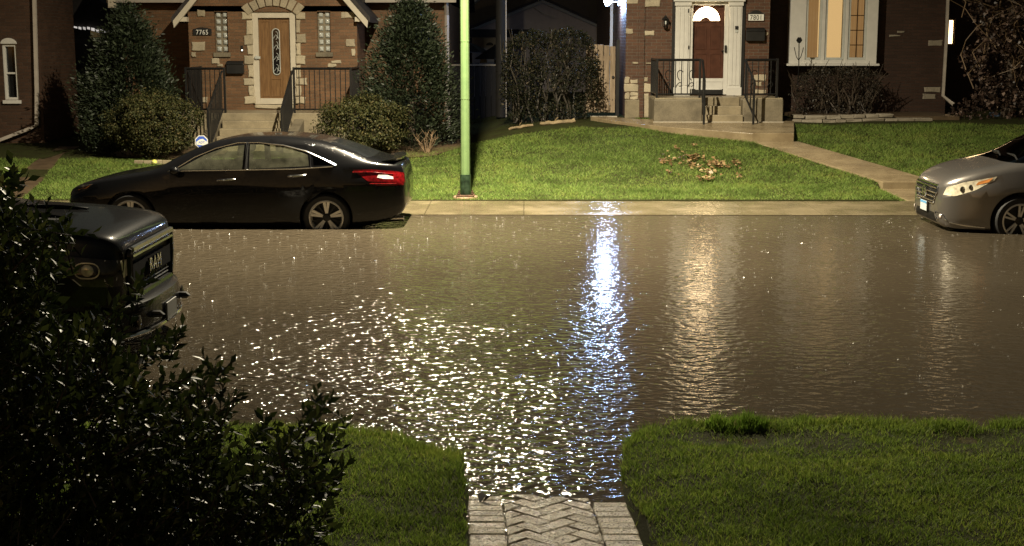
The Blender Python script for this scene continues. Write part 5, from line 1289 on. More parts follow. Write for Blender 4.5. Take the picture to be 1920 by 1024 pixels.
# ---- grey minivan ------------------------------------------------
def make_van():
    xw_ = at(1912, 414, 19.0).x; x_front = xw_-1.02
    root = thing('parked_minivan', (x_front, 18.98+1.0, -.17), 'taupe grey minivan nose entering at the right edge of the flooded street', 'car', 'cars standing in the flooded street')
    K = dict(x=[0,.03,.10,.25,.5,.8,1.1,1.5,1.95,2.4,3.2,4.2,4.75,5.0,5.1,5.15],
     zb=[.34,.27,.22,.20,.19,.18,.18,.18,.18,.18,.18,.20,.26,.34,.40,.5],
     zt=[.74,.80,.88,.965,1.05,1.115,1.20,1.40,1.60,1.70,1.74,1.73,1.68,1.55,1.38,1.15],
     w=[.55,.66,.77,.87,.945,.985,1.0,1.0,1.0,1.0,1.0,1.0,.98,.93,.89,.82],
     zl=[.68,.735,.795,.86,.93,.985,1.02,1.04,1.05,1.06,1.07,1.08,1.08,1.06,1.0,.9],
     wb=[.48,.58,.69,.79,.875,.925,.945,.952,.955,.955,.955,.955,.93,.88,.83,.75],
     g=[0,0,0,0,0,0,.25,.8,1,1,1,1,1,1,1,.8],
     cab=[(.98,.2),(.945,.45),(.90,.70),(.83,.90),(.66,.97),(.34,.997),(0,1)])
    WX = [(1.02, .345), (4.02, .345)]
    me = cut_arches(loft(K), WX, .40, 1.0); bvh = body_bvh(me); bm = bmesh.new(); bm.from_mesh(me)
    for kp, s in ((nearside, -1), (farside, 1)):
        for nm, pl in (('front_window', [(1.50,1.10),(1.95,1.42),(2.25,1.53),(2.6,1.54),(2.58,1.10)]), ('rear_window', [(2.68,1.10),(2.68,1.54),(3.75,1.55),(3.75,1.11)]), ('quarter_window', [(3.85,1.12),(3.85,1.54),(4.6,1.5),(4.75,1.14)])):
            detach(bm, carve(bm, pl, (0,2), kp), nm, M['glass_dark'], root)
        hl = carve(bm, [(.05,.675),(.09,.785),(.28,.862),(.70,.955),(.66,.90),(.42,.765),(.16,.67)], (0,2), lambda f, s=s: f.normal.y*s > .12 and f.calc_center_median().y*s > .2)
        ho = detach(bm, hl, 'headlight', M['headlight'], root, .003)
        mb = MB()
        for hx, hz, r in ((.26,.765,.048),(.36,.80,.038)):
            p = side_pt(bvh, hx, hz, s, .006)
            if p is not None: ellipsoid(mb, p, (r, .012, r*.9), 14, 8, Matrix.Rotation(s*-.5, 4, 'Z'))
        if ho: mb.build('projector', M['headlight_mid'], ho, smooth=True)
        mb = MB(); P = [side_pt(bvh, a_, b_, s, .007) for a_, b_ in ((.42,.825),(.46,.875),(.645,.935),(.59,.875))]; P = [p for p in P if p is not None]
        if len(P) == 4 and ho: mb.add(P, [(0,1,2,3)]); mb.build('turn_signal', M['amber'], ho)
        d1 = detach(bm, carve(bm, [(1.48,.32),(1.48,1.07),(2.62,1.08),(2.62,.32)], (0,2), lambda f, k=kp: k(f) and f.calc_center_median().z < 1.08), 'door', M['van_paint'], root)
        d2 = detach(bm, carve(bm, [(2.632,.32),(2.632,1.08),(3.80,1.09),(3.72,.8),(3.56,.55),(3.52,.32)], (0,2), lambda f, k=kp: k(f) and f.calc_center_median().z < 1.09), 'door', M['van_paint'], root)
        for d_, hx in ((d1, 2.4), (d2, 2.85)):
            p = side_pt(bvh, hx, .93, s, .02); mb = MB(); mb.tube([p+Vector((-.11,0,0)), p+Vector((.11,0,.004))], .016, 8)
            if d_: mb.build('handle', M['van_paint'], d_, smooth=True)
        mb = MB(); c = Vector((1.62, s*1.08, 1.10)); ellipsoid(mb, c, (.08,.12,.09)); mb.tube([c+Vector((0,-s*.06,-.05)), c+Vector((-.02,-s*.15,-.07))], [.035,.045], 6); mb.build('mirror', M['van_paint'], root, smooth=True)
        # fog lamp recess with bright trim
        fr = front_pt(bvh, s*.62, .36, .004)
        if fr is not None:
            mb = MB(); P = [front_pt(bvh, s*yy, zz, .006) for yy, zz in ((.50,.42),(.70,.405),(.76,.33),(.56,.325))]
            if all(p is not None for p in P):
                mb.add(P, [(0,1,2,3)]); fo_ = mb.build('fog_lamp', M['grille_black'], root)
                mb = MB(); mb.tube(P, .010, 5, closed=True); mb.build('fog_trim', M['chrome'], fo_); mb = MB(); ellipsoid(mb, (P[0]+P[2])/2+Vector((-.012,0,0)), (.015,.05,.035)); mb.build('fog_lens', M['clearlens'], fo_, smooth=True)
        trimline(bvh, [(.12,.30),(.3,.27),(.56,.25)], .012, s, 'lower_trim', M['chrome'], root)
        trimline(bvh, [(1.35,1.06),(2.6,1.075),(4.7,1.10)], .009, s, 'belt_trim', M['chrome'], root)
    ws = [(-.86,1.13),(.86,1.13),(.76,1.50),(.60,1.60),(-.60,1.60),(-.76,1.50)]
    wso = detach(bm, carve(bm, ws, (1,2), lambda f: f.normal.x < -.2 and f.normal.z > .3 and .9 < f.calc_center_median().x < 2.3), 'windscreen', M['glass_dark'], root)
    mb = MB()
    for y0, y1 in ((-.75,-.05),(-.05,.62)):
        mb.tube([(1.02, y0, 1.165), (1.10, (y0+y1)/2, 1.205), (1.12, y1, 1.20)], .012, 5)
    mb.build('wiper', M['black'], root)
    gf = lambda f: f.normal.x < -.25 and f.calc_center_median().x < .45
    grl = detach(bm, carve(bm, [(-.40,.53),(.40,.53),(.52,.69),(.50,.775),(-.50,.775),(-.52,.69)], (1,2), gf), 'grille', M['grille_black'], root, -.004)
    lo_ = detach(bm, carve(bm, [(-.52,.27),(.52,.27),(.44,.40),(-.44,.40)], (1,2), gf), 'lower_grille', M['grille_black'], root, .001)
    finish_body(bm, root, M['van_paint'])
    mb = MB()
    for zz, yw in ((.56,.40),(.622,.45),(.684,.49),(.748,.50)):
        P = [front_pt(bvh, y, zz-.018*(1-(abs(y)/yw))*0+.0, .012) for y in np.linspace(-yw, yw, 17)]; P = [p for p in P if p is not None]; mb.tube(P, .013, 5)
    mb.build('grille_bar', M['chrome'], grl or root, smooth=True)
    out = [(-.40,.525),(.40,.525),(.525,.69),(.505,.785),(-.505,.785),(-.525,.69)]; P = []
    for i in range(6):
        a = Vector(out[i]); b = Vector(out[(i+1) % 6])
        for j in range(6): c_ = a+(b-a)*j/6; p = front_pt(bvh, c_.x, c_.y, .008); P.append(p if p is not None else None)
    P = [p for p in P if p is not None]; mb = MB(); mb.tube(P, .012, 5, closed=True); mb.build('grille_surround', M['chrome'], grl or root, smooth=True)
    # slanted H emblem in a rounded frame
    pc = front_pt(bvh, 0, .655, .03); mb = MB()
    tb = lambda pts, r: mb.tube([pc+Vector((0, y, z)) for y, z in pts], r, 5)
    tb([(-.075,-.055),(-.058,.06)], .013); tb([(.075*.66,-.055),(.075*.9,.06)], .013); tb([(-.06,.0),(.055,.0)], .011)
    mb.tube([pc+Vector((.004, .095*cos(a)*(1+.18*sin(a)), .078*sin(a))) for a in np.linspace(0, 2*pi, 22, endpoint=False)], .009, 5, closed=True)
    mb.build('emblem', M['chrome'], grl or root, smooth=True)
    pp = front_pt(bvh, .0, .455, .02); mb = MB(); mb.box(pp.x-.012, pp.x, -.155, .155, .385, .525); pl = mb.build('licence_plate', M['plate'], root, bevel=.004)
    mb = MB(); mb.box(pp.x-.0145, pp.x-.0125, -.153, .153, .49, .523); mb.build('plate_band', M['plateblue'], pl)
    mb = MB(); mb.box(pp.x-.002, pp.x+.02, -.17, .17, .375, .535); mb.build('plate_frame', M['black'], pl)
    mb = MB(); mb.box(1.3, 4.8, -.8, .8, .26, .55); mb.prism_y([(1.0,.6),(1.1,1.02),(1.6,1.02),(1.6,.6)], -.85, .85); mb.build('interior', M['dark'], root)
    for sx_, sy_ in ((2.0,-.42),(2.0,.42),(3.0,-.42),(3.0,.42)): seat(root, sx_, sy_, .62)
    for wx, wz in WX:
        for s in (-1, 1): wheel(root, wx, s*.985, wz, .345, .240, 'five_double', s)
make_van()

# ---- black pickup ------------------------------------------------
def make_truck():
    xfront = at(318, 520, 12.0).x-.16
    YTk = 11.95; root = thing('pickup_truck', (xfront, YTk, -.17), 'black pickup truck with vented hood half hidden behind the dark bush', 'truck', 'cars standing in the flooded street', rz=pi); root.scale = (1, 1, 1.1)
    K = dict(x=[0,.04,.12,.3,.7,1.2,1.5,1.8,2.2,2.6,3.4,3.7,3.85,4.2,5.6,5.75,5.8],
     zb=[.52,.48,.45,.42,.40,.40,.40,.40,.40,.40,.40,.40,.42,.45,.48,.55,.62],
     zt=[1.00,1.075,1.12,1.155,1.19,1.215,1.25,1.50,1.78,1.88,1.90,1.82,1.45,1.36,1.36,1.34,1.28],
     w=[.80,.875,.935,.975,.995,1.0,1.0,1.0,1.0,1.0,1.0,1.0,1.0,1.0,1.0,.98,.95],
     zl=[.94,1.00,1.035,1.06,1.085,1.11,1.14,1.18,1.20,1.21,1.22,1.23,1.25,1.28,1.29,1.28,1.22],
     wb=[.74,.815,.875,.915,.945,.96,.965,.965,.965,.965,.965,.965,.965,.965,.965,.95,.92],
     g=[0,0,0,0,0,0,.1,.7,1,1,1,1,.5,0,0,0,0],
     hood=[(.995,.34),(.978,.62),(.935,.83),(.83,.93),(.6,.962),(.3,.985),(0,1)], cab=[(.975,.25),(.94,.55),(.89,.82),(.82,.94),(.64,.98),(.32,.998),(0,1)])
    WX = [(1.0, .42), (4.58, .42)]
    me = cut_arches(loft(K), WX, .49, 1.0); bvh = body_bvh(me); bm = bmesh.new(); bm.from_mesh(me)
    for kp, s in ((nearside, -1), (farside, 1)):
        for nm, pl in (('front_window', [(1.85,1.26),(2.25,1.60),(2.45,1.70),(2.75,1.72),(2.75,1.27)]), ('rear_window', [(2.85,1.27),(2.85,1.72),(3.45,1.70),(3.55,1.28)])):
            detach(bm, carve(bm, pl, (0,2), kp), nm, M['glass_dark'], root)
        hl = carve(bm, [(.0,.74),(.0,.93),(.20,.96),(.46,.985),(.40,.84),(.30,.76)], (0,2), lambda f, s=s: f.normal.y*s > .1 and f.calc_center_median().y*s > .66)
        ho = detach(bm, hl, 'headlight', M['headlight_dark'], root, .003)
        if ho:
            mb = MB(); p = side_pt(bvh, .24, .875, s, .004)
            if p is not None: ellipsoid(mb, p, (.052,.02,.046), 16, 8); mb.tube([p+Vector((.10*cos(a)*abs(cos(a))**-.35 if abs(cos(a)) > .05 else 0., s*.008, .058*sin(a))) for a in np.linspace(.05, 2*pi+.05, 24, endpoint=False)], .006, 5, closed=True)
            mb.build('projector', M['headlight'], ho, smooth=True)
            P = [side_pt(bvh, a_, b_, s, .006) for a_, b_ in ((.035,.79),(.035,.93),(.115,.945),(.115,.79))]; P = [p for p in P if p is not None]
            if len(P) == 4: mb = MB(); mb.add(P, [(0,1,2,3)]); mb.build('turn_signal', M['clearlens'], ho)
            P = [front_pt(bvh, s*a_, b_, .008) for a_, b_ in ((.70,.80),(.70,.925),(.80,.925),(.80,.80))]; P = [p for p in P if p is not None]
            if len(P) == 4: mb = MB(); mb.add(P, [(0,1,2,3) if s < 0 else (3,2,1,0)]); mb.build('daytime_lamp', M['headlight'], ho)
            P = [side_pt(bvh, a_, b_, s, .006) for a_, b_ in ((.06,.745),(.10,.775),(.36,.815),(.30,.765))]; P = [p for p in P if p is not None]
            if len(P) == 4: mb = MB(); mb.add(P, [(0,1,2,3)]); mb.build('lamp_strip', M['headlight'], ho)
        for a_, b_ in ((1.7,2.78),(2.79,3.6)):
            detach(bm, carve(bm, [(a_+.005,.48),(a_+.005,1.2),(b_-.005,1.22),(b_-.005,.48)], (0,2), lambda f, k=kp: k(f) and f.calc_center_median().z < 1.22), 'door', M['truck_paint'], root)
        mb = MB(); c = Vector((1.95, s*1.16, 1.28)); ellipsoid(mb, c, (.07,.10,.13)); mb.tube([c+Vector((0,-s*.05,-.05)), c+Vector((0,-s*.2,-.08))], .035, 6); mb.build('mirror', M['truck_paint'], root, smooth=True)
        # hood scoop vents
        hp = lambda x, y, o=.0: (lambda r: r[0]+Vector((0,0,o)))(bvh.ray_cast(Vector((x, y, 3)), Vector((0,0,-1))))
        mb = MB(); vs = []
        for x, y, o in ((.62,s*.33,.004),(1.12,s*.28,.004),(1.15,s*.50,.004),(.66,s*.47,.004)): vs.append(hp(x, y, o))
        mb.add(vs, [(0,1,2,3)] if s > 0 else [(3,2,1,0)]); vt = mb.build('hood_vent', M['grille_black'], root)
        mb = MB(); N = 8; P = [hp(.60+.58*i/N, s*(.31-.05*i/N), .012) for i in range(N+1)]; mb.tube(P, [.004+.016*sin(pi*i/N) for i in range(N+1)], 6); P = [hp(1.15, s*(.27+.24*i/N), .02) for i in range(N+1)]; mb.tube(P, .014, 6); mb.build('vent_lip', M['truck_paint'], vt, smooth=True)
    # power dome ridge on the hood
    ws = [(-.84,1.30),(.84,1.30),(.76,1.66),(.62,1.76),(-.62,1.76),(-.76,1.66)]
    detach(bm, carve(bm, ws, (1,2), lambda f: f.normal.x < -.2 and f.normal.z > .3 and 1.3 < f.calc_center_median().x < 2.6), 'windscreen', M['glass_dark'], root)
    detach(bm, carve(bm, [(-.7,1.42),(.7,1.42),(.6,1.74),(-.6,1.74)], (1,2), lambda f: f.normal.x > .3 and 3.4 < f.calc_center_median().x < 4.0), 'rear_screen', M['glass_house'], root)
    gf = lambda f: f.normal.x < -.3 and f.calc_center_median().x < .3
    grl = detach(bm, carve(bm, [(-.60,.62),(.60,.62),(.66,.80),(.66,.985),(-.66,.985),(-.66,.80)], (1,2), gf), 'grille', M['grille_black'], root, -.003)
    finish_body(bm, root, M['truck_paint'])
    gp = grl or root
    # grille surround, horizontal chrome-edged bars, letter band
    out = [(-.61,.61),(.61,.61),(.67,.80),(.67,.975),(-.67,.975),(-.67,.80)]
    mb = MB(); P = []
    for i in range(6):
        a = Vector(out[i]); b = Vector(out[(i+1) % 6])
        for j in range(8): c_ = a+(b-a)*j/8; P.append(Vector((front_pt(bvh, c_.x, min(c_.y, .95), .02).x, c_.x, c_.y)))
    mb.tube(P, .028, 6, closed=True); mb.build('grille_surround', M['truck_paint'], gp, smooth=True)
    mb = MB()
    for zz, r in ((.985,.026),(.935,.016)):
        P = [Vector((front_pt(bvh, y, .93, .025).x-.01, y, zz)) for y in np.linspace(-.64, .64, 17)]; mb.tube(P, r, 6)
    mb.build('grille_bar', M['chrome'], gp, smooth=True)
    mb = MB()
    for zz, h_ in ((.80,.075),):
        vs = []
        for y in np.linspace(-.60, .60, 13):
            x = front_pt(bvh, y, .80, .03).x; vs += [(x, y, zz-h_), (x, y, zz+h_)]
        mb.add(vs, [(2*i, 2*i+1, 2*i+3, 2*i+2) for i in range(12)])
    band = mb.build('letter_band', M['grille_matte'], gp)
    mb = MB()
    for i in range(7): 
        for y in (-.5+i*.166,): mb.tube([Vector((front_pt(bvh, y, .68, .012).x, y, .635)), Vector((front_pt(bvh, y, .70, .012).x, y, .715))], .008, 4)
    for zz in (.655,.685): mb.tube([Vector((front_pt(bvh, y, zz, .014).x, y, zz)) for y in np.linspace(-.58, .58, 13)], .007, 4)
    mb.build('grille_mesh', M['alloy_dark'], gp)
    xb = front_pt(bvh, 0, .80, .036).x-.012
    Mt = Matrix.Translation((xb, 0, .80)) @ Matrix(((0,0,-1,0),(-1,0,0,0),(0,1,0,0),(0,0,0,1)))
    text_mesh('RAM', 'letters', M['chrome'], .155, .010, Mt, gp, 1.2, 1.1)
    # bumper
    mb = MB(); N = 22; prof = [(.0,.30),(-.03,.33),(-.05,.40),(-.05,.50),(-.03,.575),(.03,.60),(.12,.60),(.12,.30)]; vs = []
    for i in range(N+1):
        u = -1+2*i/N; y = 1.0*u; xx = -.11+.26*abs(u)**3.2
        vs += [(xx+px_, y, pz_) for px_, pz_ in prof]
    k = len(prof); fs = [(i*k+j, i*k+(j+1) % k, (i+1)*k+(j+1) % k, (i+1)*k+j) for i in range(N) for j in range(k)]+[tuple(range(k)), tuple(N*k+j for j in range(k-1, -1, -1))]
    mb.add(vs, fs); bp = mb.build('bumper', M['truck_paint'], root, smooth=True)
    mb = MB(); P = [(-.168+.26*abs(u)**3.2, u, .355) for u in np.linspace(-.93, .93, 23)]; mb.tube(P, .016, 6); mb.build('bumper_trim', M['chrome'], bp, smooth=True)
    mb = MB(); mb.box(-.185, -.168, -.16, .16, .36, .50); lp = mb.build('licence_plate', M['plate_dull'], bp, bevel=.004)
    mb = MB(); mb.box(-.188, -.1855, -.165, .165, .352, .368); mb.build('plate_frame', M['black'], lp)
    for s in (-1, 1):
        mb = MB(); mb.tube([(-.12,s*.45,.45),(-.20,s*.45,.45),(-.225,s*.45,.46),(-.20,s*.45,.475),(-.12,s*.45,.475)], .018, 6); mb.build('tow_hook', M['black'], bp, smooth=True)
        mb = MB(); mb.lathe([(.05,0),(.05,.012),(.03,.02),(0,.022)], 14, Matrix.Translation((-.09, s*.72, .45)) @ Matrix.Rotation(-pi/2, 4, 'Y')); mb.build('fog_lamp', M['headlight_dark'], bp, smooth=True)
    mb = MB(); mb.box(.02, .5, -.55, .55, .62, .95); mb.build('radiator', M['black'], root)
    mb = MB(); mb.box(1.6, 3.7, -.85, .85, .5, .8); mb.prism_y([(1.6,.8),(1.7,1.18),(2.1,1.15),(2.1,.8)], -.88, .88); mb.build('interior', M['dark'], root)
    for sx_, sy_ in ((2.35,-.42),(2.35,.42)): seat(root, sx_, sy_, .82)
    for wx, wz in WX:
        for s in (-1, 1): wheel(root, wx, s*.985, wz, .42, .26, 'five_broad', s)
make_truck()
# ------------------------------------------------------------------ vegetation
def sphere_pts(n): v = RNG.normal(size=(n, 3)); return v/np.linalg.norm(v, axis=1, keepdims=True)
def stems(parent, mat, base, tips, r0, name='stem', seg=5, wob=.04):
    mb = MB()
    for tp in tips:
        b = Vector(base)+Vector((random.uniform(-.08,.08), random.uniform(-.08,.08), 0)); tp = Vector(tp); P = []
        for i in range(seg+1):
            f = i/seg; p = b.lerp(tp, f); p += Vector((random.gauss(0, wob), random.gauss(0, wob), 0))*sin(pi*f); P.append(p)
        mb.tube(P, [r0*(1-.75*i/seg) for i in range(seg+1)], 5)
    return mb.build(name, mat, parent)
M['bark'] = plain('dark_bark', (.055,.04,.028), .7, var=.4, bump=.5)
M['twig'] = plain('dry_twig', (.19,.13,.075), .6, var=.35)
M['conifer'] = leafmat('conifer_spray', [(0., (.011,.016,.009)), (.5, (.021,.030,.015)), (1., (.036,.047,.024))], .5, .12, .3)
M['shrub'] = leafmat('round_shrub_leaf', [(0., (.02,.023,.008)), (.45, (.045,.05,.017)), (.8, (.07,.07,.025)), (1., (.11,.085,.035))], .55, .2, .18)
M['hedge'] = leafmat('sparse_hedge_leaf', [(0., (.008,.010,.005)), (.6, (.017,.019,.009)), (.9, (.034,.034,.017)), (1., (.11,.085,.055))], .6, .15, .15)
M['deadvine'] = leafmat('withered_vine_leaf', [(0., (.02,.013,.010)), (.55, (.055,.035,.026)), (.88, (.13,.085,.065)), (1., (.36,.27,.22))], .4, .15, .5)
M['boxleaf'] = leafmat('glossy_dark_leaf', [(0., (.014,.022,.006)), (.55, (.035,.050,.012)), (.9, (.075,.095,.025)), (1., (.13,.14,.04))], .42, .3, .3)

def conifer(label, px, pyb, pyt, halfw, Y, n=16000):
    b = at(px, pyb, Y); zt = at(px, pyt, Y).z; gz = tz(b.x, Y); H = zt-gz
    t = thing('conifer_tree', (b.x, Y, gz), label, 'tree', 'conifers before the house at 7765')
    mb = MB(); mb.lathe([(.09,-.1),(.07,.6),(.04,H*.7),(.005,H*.95)], 8); mb.build('trunk', M['bark'], t)
    # drooping-upswept sprays in clumps
    nc = 520; hz = RNG.uniform(.02, 1, nc)**.9; ang = RNG.uniform(0, 2*pi, nc)
    prof = np.interp(hz, [0,.12,.3,.5,.75,.93,1.0], [.80,1.0,.98,.88,.60,.26,.05])
    rad = halfw*prof*(1+.16*np.sin(3*ang+7*hz)+.22*(vnoise(ang*1.3, hz*5, 1.6, int(px) % 40)-.5))*RNG.uniform(.5, 1.06, nc)
    C = np.stack([rad*np.cos(ang), rad*np.sin(ang), hz*H], -1); out = np.stack([np.cos(ang), np.sin(ang), .55+0*ang], -1)
    per = n//nc; idx = np.repeat(np.arange(nc), per); P = C[idx]+RNG.normal(size=(nc*per, 3))*np.array([.11,.11,.15])*halfw
    d = out[idx]+RNG.normal(size=P.shape)*.45; d /= np.linalg.norm(d, axis=1, keepdims=True)
    L_ = RNG.uniform(.05, .12, len(P))[:, None]; w = np.cross(d, RNG.normal(size=P.shape)); w /= np.linalg.norm(w, axis=1, keepdims=True)
    V = np.stack([P-d*L_*.5, P+w*L_*.16, P+d*L_*.5, P-w*L_*.16], 1).reshape(-1, 3)
    rawmesh('crown', V, np.arange(len(V)).reshape(-1, 4), M['conifer'], t); return t
conifer('tall dark conifer behind the round shrub left of the stoop at 7765', 250, 290, 28, 1.0, 28.9, 30000)
conifer('broad dark conifer right of the brown brick gable by the gutter pipe', 772, 278, 15, 1.02, 29.2, 32000)
def shrub(label, px, pyb, pyt, pw, Y, mat, n, leaf, group=None, name='shrub', squash=1., asp=.5, clumps=260, thick=.35, nst=14, top=2.2, gap=.0):
    b = at(px, pyb, Y); zt = at(px, pyt, Y).z; gz = tz(b.x, Y); H = zt-gz; rx = (at(px+pw/2, pyb, Y).x-at(px-pw/2, pyb, Y).x)/2
    t = thing(name, (b.x, Y, gz), label, 'shrub', group)
    v = sphere_pts(clumps); lump = 1+.16*vnoise(v[:,0]*3+9, v[:,2]*3+v[:,1]*2, 1.6, int(px) % 50)-.08
    fr = (1-thick*RNG.uniform(0, 1, clumps)**1.5)*lump
    zc = H*.52; C = np.stack([v[:,0]*rx*fr, v[:,1]*rx*squash*fr, zc+np.sign(v[:,2])*np.abs(v[:,2])**(2/top)*H*.5*fr], -1); C[:,2] = np.clip(C[:,2], .03, None)
    per = n//clumps; idx = np.repeat(np.arange(clumps), per)
    P = C[idx]+RNG.normal(size=(len(idx), 3))*np.array([rx, rx, H*.55])*.085
    nr = v[idx]*.6+RNG.normal(size=P.shape)*.8+np.array([0,0,.35])
    V, Fc = leafquads(P, RNG.uniform(.6, 1.35, len(P))*leaf, asp, nr, curl=.3, fold=.06)
    rawmesh('foliage', V, Fc, mat, t)
    tips = [tuple(C[i]) for i in RNG.choice(clumps, nst, replace=False)]
    stems(t, M['bark'], (0,0,-.05), tips, .022); return t
GS = 'rounded shrubs before the house at 7765'
shrub('olive rounded shrub left of the stoop behind the sedan bonnet', 290, 293, 176, 166, 27.9, M['shrub'], 19000, .052, GS)
shrub('olive rounded shrub right of the stoop in front of the broad conifer', 683, 286, 181, 166, 28.2, M['shrub'], 19000, .052, GS)
# bare twig shrub
def twigs(label, px, pyb, pyt, pw, Y, n, mat, r=.008, name='twig_shrub'):
    b = at(px, pyb, Y); H = at(px, pyt, Y).z-tz(b.x, Y); rx = (at(px+pw/2, pyb, Y).x-at(px-pw/2, pyb, Y).x)/2
    t = thing(name, (b.x, Y, tz(b.x, Y)), label, 'shrub')
    for i in range(n):
        a = random.uniform(0, 2*pi); e = random.uniform(.3, 1.); P = Vector((cos(a)*rx*e, sin(a)*rx*e*.7, H*random.uniform(.55, 1.05))); mb = MB()
        P0 = Vector((cos(a)*.04, sin(a)*.04, -.03)); pts = [P0.lerp(P, f)+Vector((random.gauss(0,.015), random.gauss(0,.015), .06*sin(pi*f))) for f in (0,.25,.5,.75,1)]
        mb.tube(pts, [r, r*.85, r*.7, r*.5, r*.25], 4)
        for f in (.45, .65, .8):
            q0 = P0.lerp(P, f)+Vector((0,0,.06*sin(pi*f))); mb.tube([q0, q0+Vector((random.uniform(-.12,.12), random.uniform(-.1,.1), random.uniform(.06,.16)))], [r*.5, r*.2], 4)
        mb.build('branch', mat, t)
    return t
twigs('bare tan twig shrub at the foot of the broad conifer', 800, 283, 246, 62, 28.0, 13, M['twig'])
# dark leaf litter / soil beds
mb = MB()
def bed(px0, px1, Y0, Y1, lab):
    a = at(px0, 280, Y0).x; b = at(px1, 280, Y0).x; n = 18; mb = MB(); P = []
    cx, cy = (a+b)/2, (Y0+Y1)/2
    for i in range(n):
        th = 2*pi*i/n; k = 1+random.uniform(-.12, .12); x = cx+(b-a)/2*cos(th)*k; y = cy+(Y1-Y0)/2*sin(th)*k; P.append((x, y, tz(x, y)+.02))
    mb.add([(cx, cy, tz(cx, cy)+.06)]+P, [(0, i+1, (i+1) % n+1) for i in range(n)])
    return tag(mb.build('mulch_bed', M['mud']), kind='structure')
bed(600, 880, 27.4, 30.2, ''); bed(180, 400, 27.4, 30.0, '')
# tall sparse hedge beside the gate
def hedge(label, px0, px1, pyb, pyt, Y, depth, n, leaf, mat, nst, stemmat):
    bx0 = at(px0, pyb, Y).x; bx1 = at(px1, pyb, Y).x; gz = tz((bx0+bx1)/2, Y); H = at((px0+px1)/2, pyt, Y).z-gz; cx = (bx0+bx1)/2; hw = (bx1-bx0)/2
    t = thing('hedge', (cx, Y, gz), label, 'hedge')
    u = RNG.uniform(-1, 1, n); zf = RNG.uniform(0.02, 1, n)**.85; topz = np.sqrt(np.clip(1-np.abs(u*.985)**11, 0, 1))*(.93+.1*vnoise(u*4, 0*u, 2., 5))
    wd = np.interp(zf, [0,.15,.5,.9,1], [.72,.88,1,.97,.8])
    P = np.stack([u*hw*wd+RNG.normal(size=n)*.05, RNG.uniform(-1, 1, n)*depth, zf*topz*H], -1)
    cl = vnoise(P[:,0]*1.0, P[:,2], 4.2, 31); P = P[cl > RNG.uniform(.05, .62, n)]
    V, Fc = leafquads(P, RNG.uniform(.5, 1.4, len(P))*leaf, .5, RNG.normal(size=P.shape)+[0,-.5,.2], curl=.4, fold=.08); rawmesh('foliage', V, Fc, mat, t)
    for i in range(nst):
        x = random.uniform(-.75, .75)*hw; mb = MB(); tp = Vector((x*1.2+random.uniform(-.25,.25), random.uniform(-depth, depth), H*random.uniform(.75, .98))); b0 = Vector((x, random.uniform(-.2,.2), -.05))
        pts = [b0.lerp(tp, f)+Vector((random.gauss(0,.05), random.gauss(0,.04), 0)) for f in np.linspace(0, 1, 6)]; mb.tube(pts, [.028,.024,.02,.015,.01,.005], 5)
        for f in (.35,.5,.62,.75,.85):
            q0 = b0.lerp(tp, f); mb.tube([q0, q0+Vector((random.uniform(-.2,.2), random.uniform(-.25,.1), random.uniform(.12,.4)))], [.01,.004], 4)
        mb.build('stem', stemmat, t)
    return t
hedge('tall dark thinly leafed hedge between the utility pole and the board gate', 940, 1124, 226, 50, 31.0, .5, 17000, .055, M['hedge'], 22, plain('grey_stem', (.045,.038,.028), .55, var=.4))
hedge('low dark twiggy shrub row under the lit bay window', 1484, 1650, 206, 124, 31.7, .35, 7000, .045, leafmat('dark_bed_leaf', [(0., (.012,.011,.007)), (.7, (.03,.025,.015)), (1., (.09,.07,.045))], .5, .1, .4), 26, plain('dark_twig', (.05,.036,.024), .6, var=.4))
# withered vine tree at the right edge
def vine():
    Y = 31.4; b = at(1850, 214, Y); gz = tz(b.x, Y); t = thing('vine_covered_tree', (b.x, Y, gz), 'tree smothered in withered vine leaves at the right edge', 'tree')
    n = 24000; x0 = at(1768, 100, Y).x-b.x; x1 = at(2080, 100, Y).x-b.x; H = at(1850, -120, Y).z-gz
    P = np.stack([RNG.uniform(x0, x1, n), RNG.uniform(-.7, .5, n), RNG.uniform(.0, 1, n)*H], -1)
    edge = x0+.25+.55*vnoise(P[:,2]*1.7, 0*P[:,2], 1., 3); k = (P[:,0] > edge) & (vnoise(P[:,0], P[:,2], 3.2, 41) > RNG.uniform(.1, .75, n))
    P = P[k]; V, Fc = leafquads(P, RNG.uniform(.5, 1.5, len(P))*.08, .7, RNG.normal(size=P.shape)+[0,-.7,-.1], curl=.7, fold=.12); rawmesh('crown', V, Fc, M['deadvine'], t)
    mb = MB(); mb.lathe([(.16,-.1),(.13,1),(.10,2.6),(.06,H)], 8, Matrix.Translation((.5,.1,0))); mb.build('trunk', M['bark'], t)
    mb = MB()
    for i in range(34):
        x = random.uniform(x0+.3, x1); z0 = random.uniform(0, H*.6); pts = [Vector((x+random.gauss(0,.12)*j, random.uniform(-.6,.1), z0+j*.32)) for j in range(6)]; mb.tube(pts, [.014,.013,.011,.009,.007,.004], 4)
    mb.build('vine_stems', M['twig'], t)
    return t
vine()
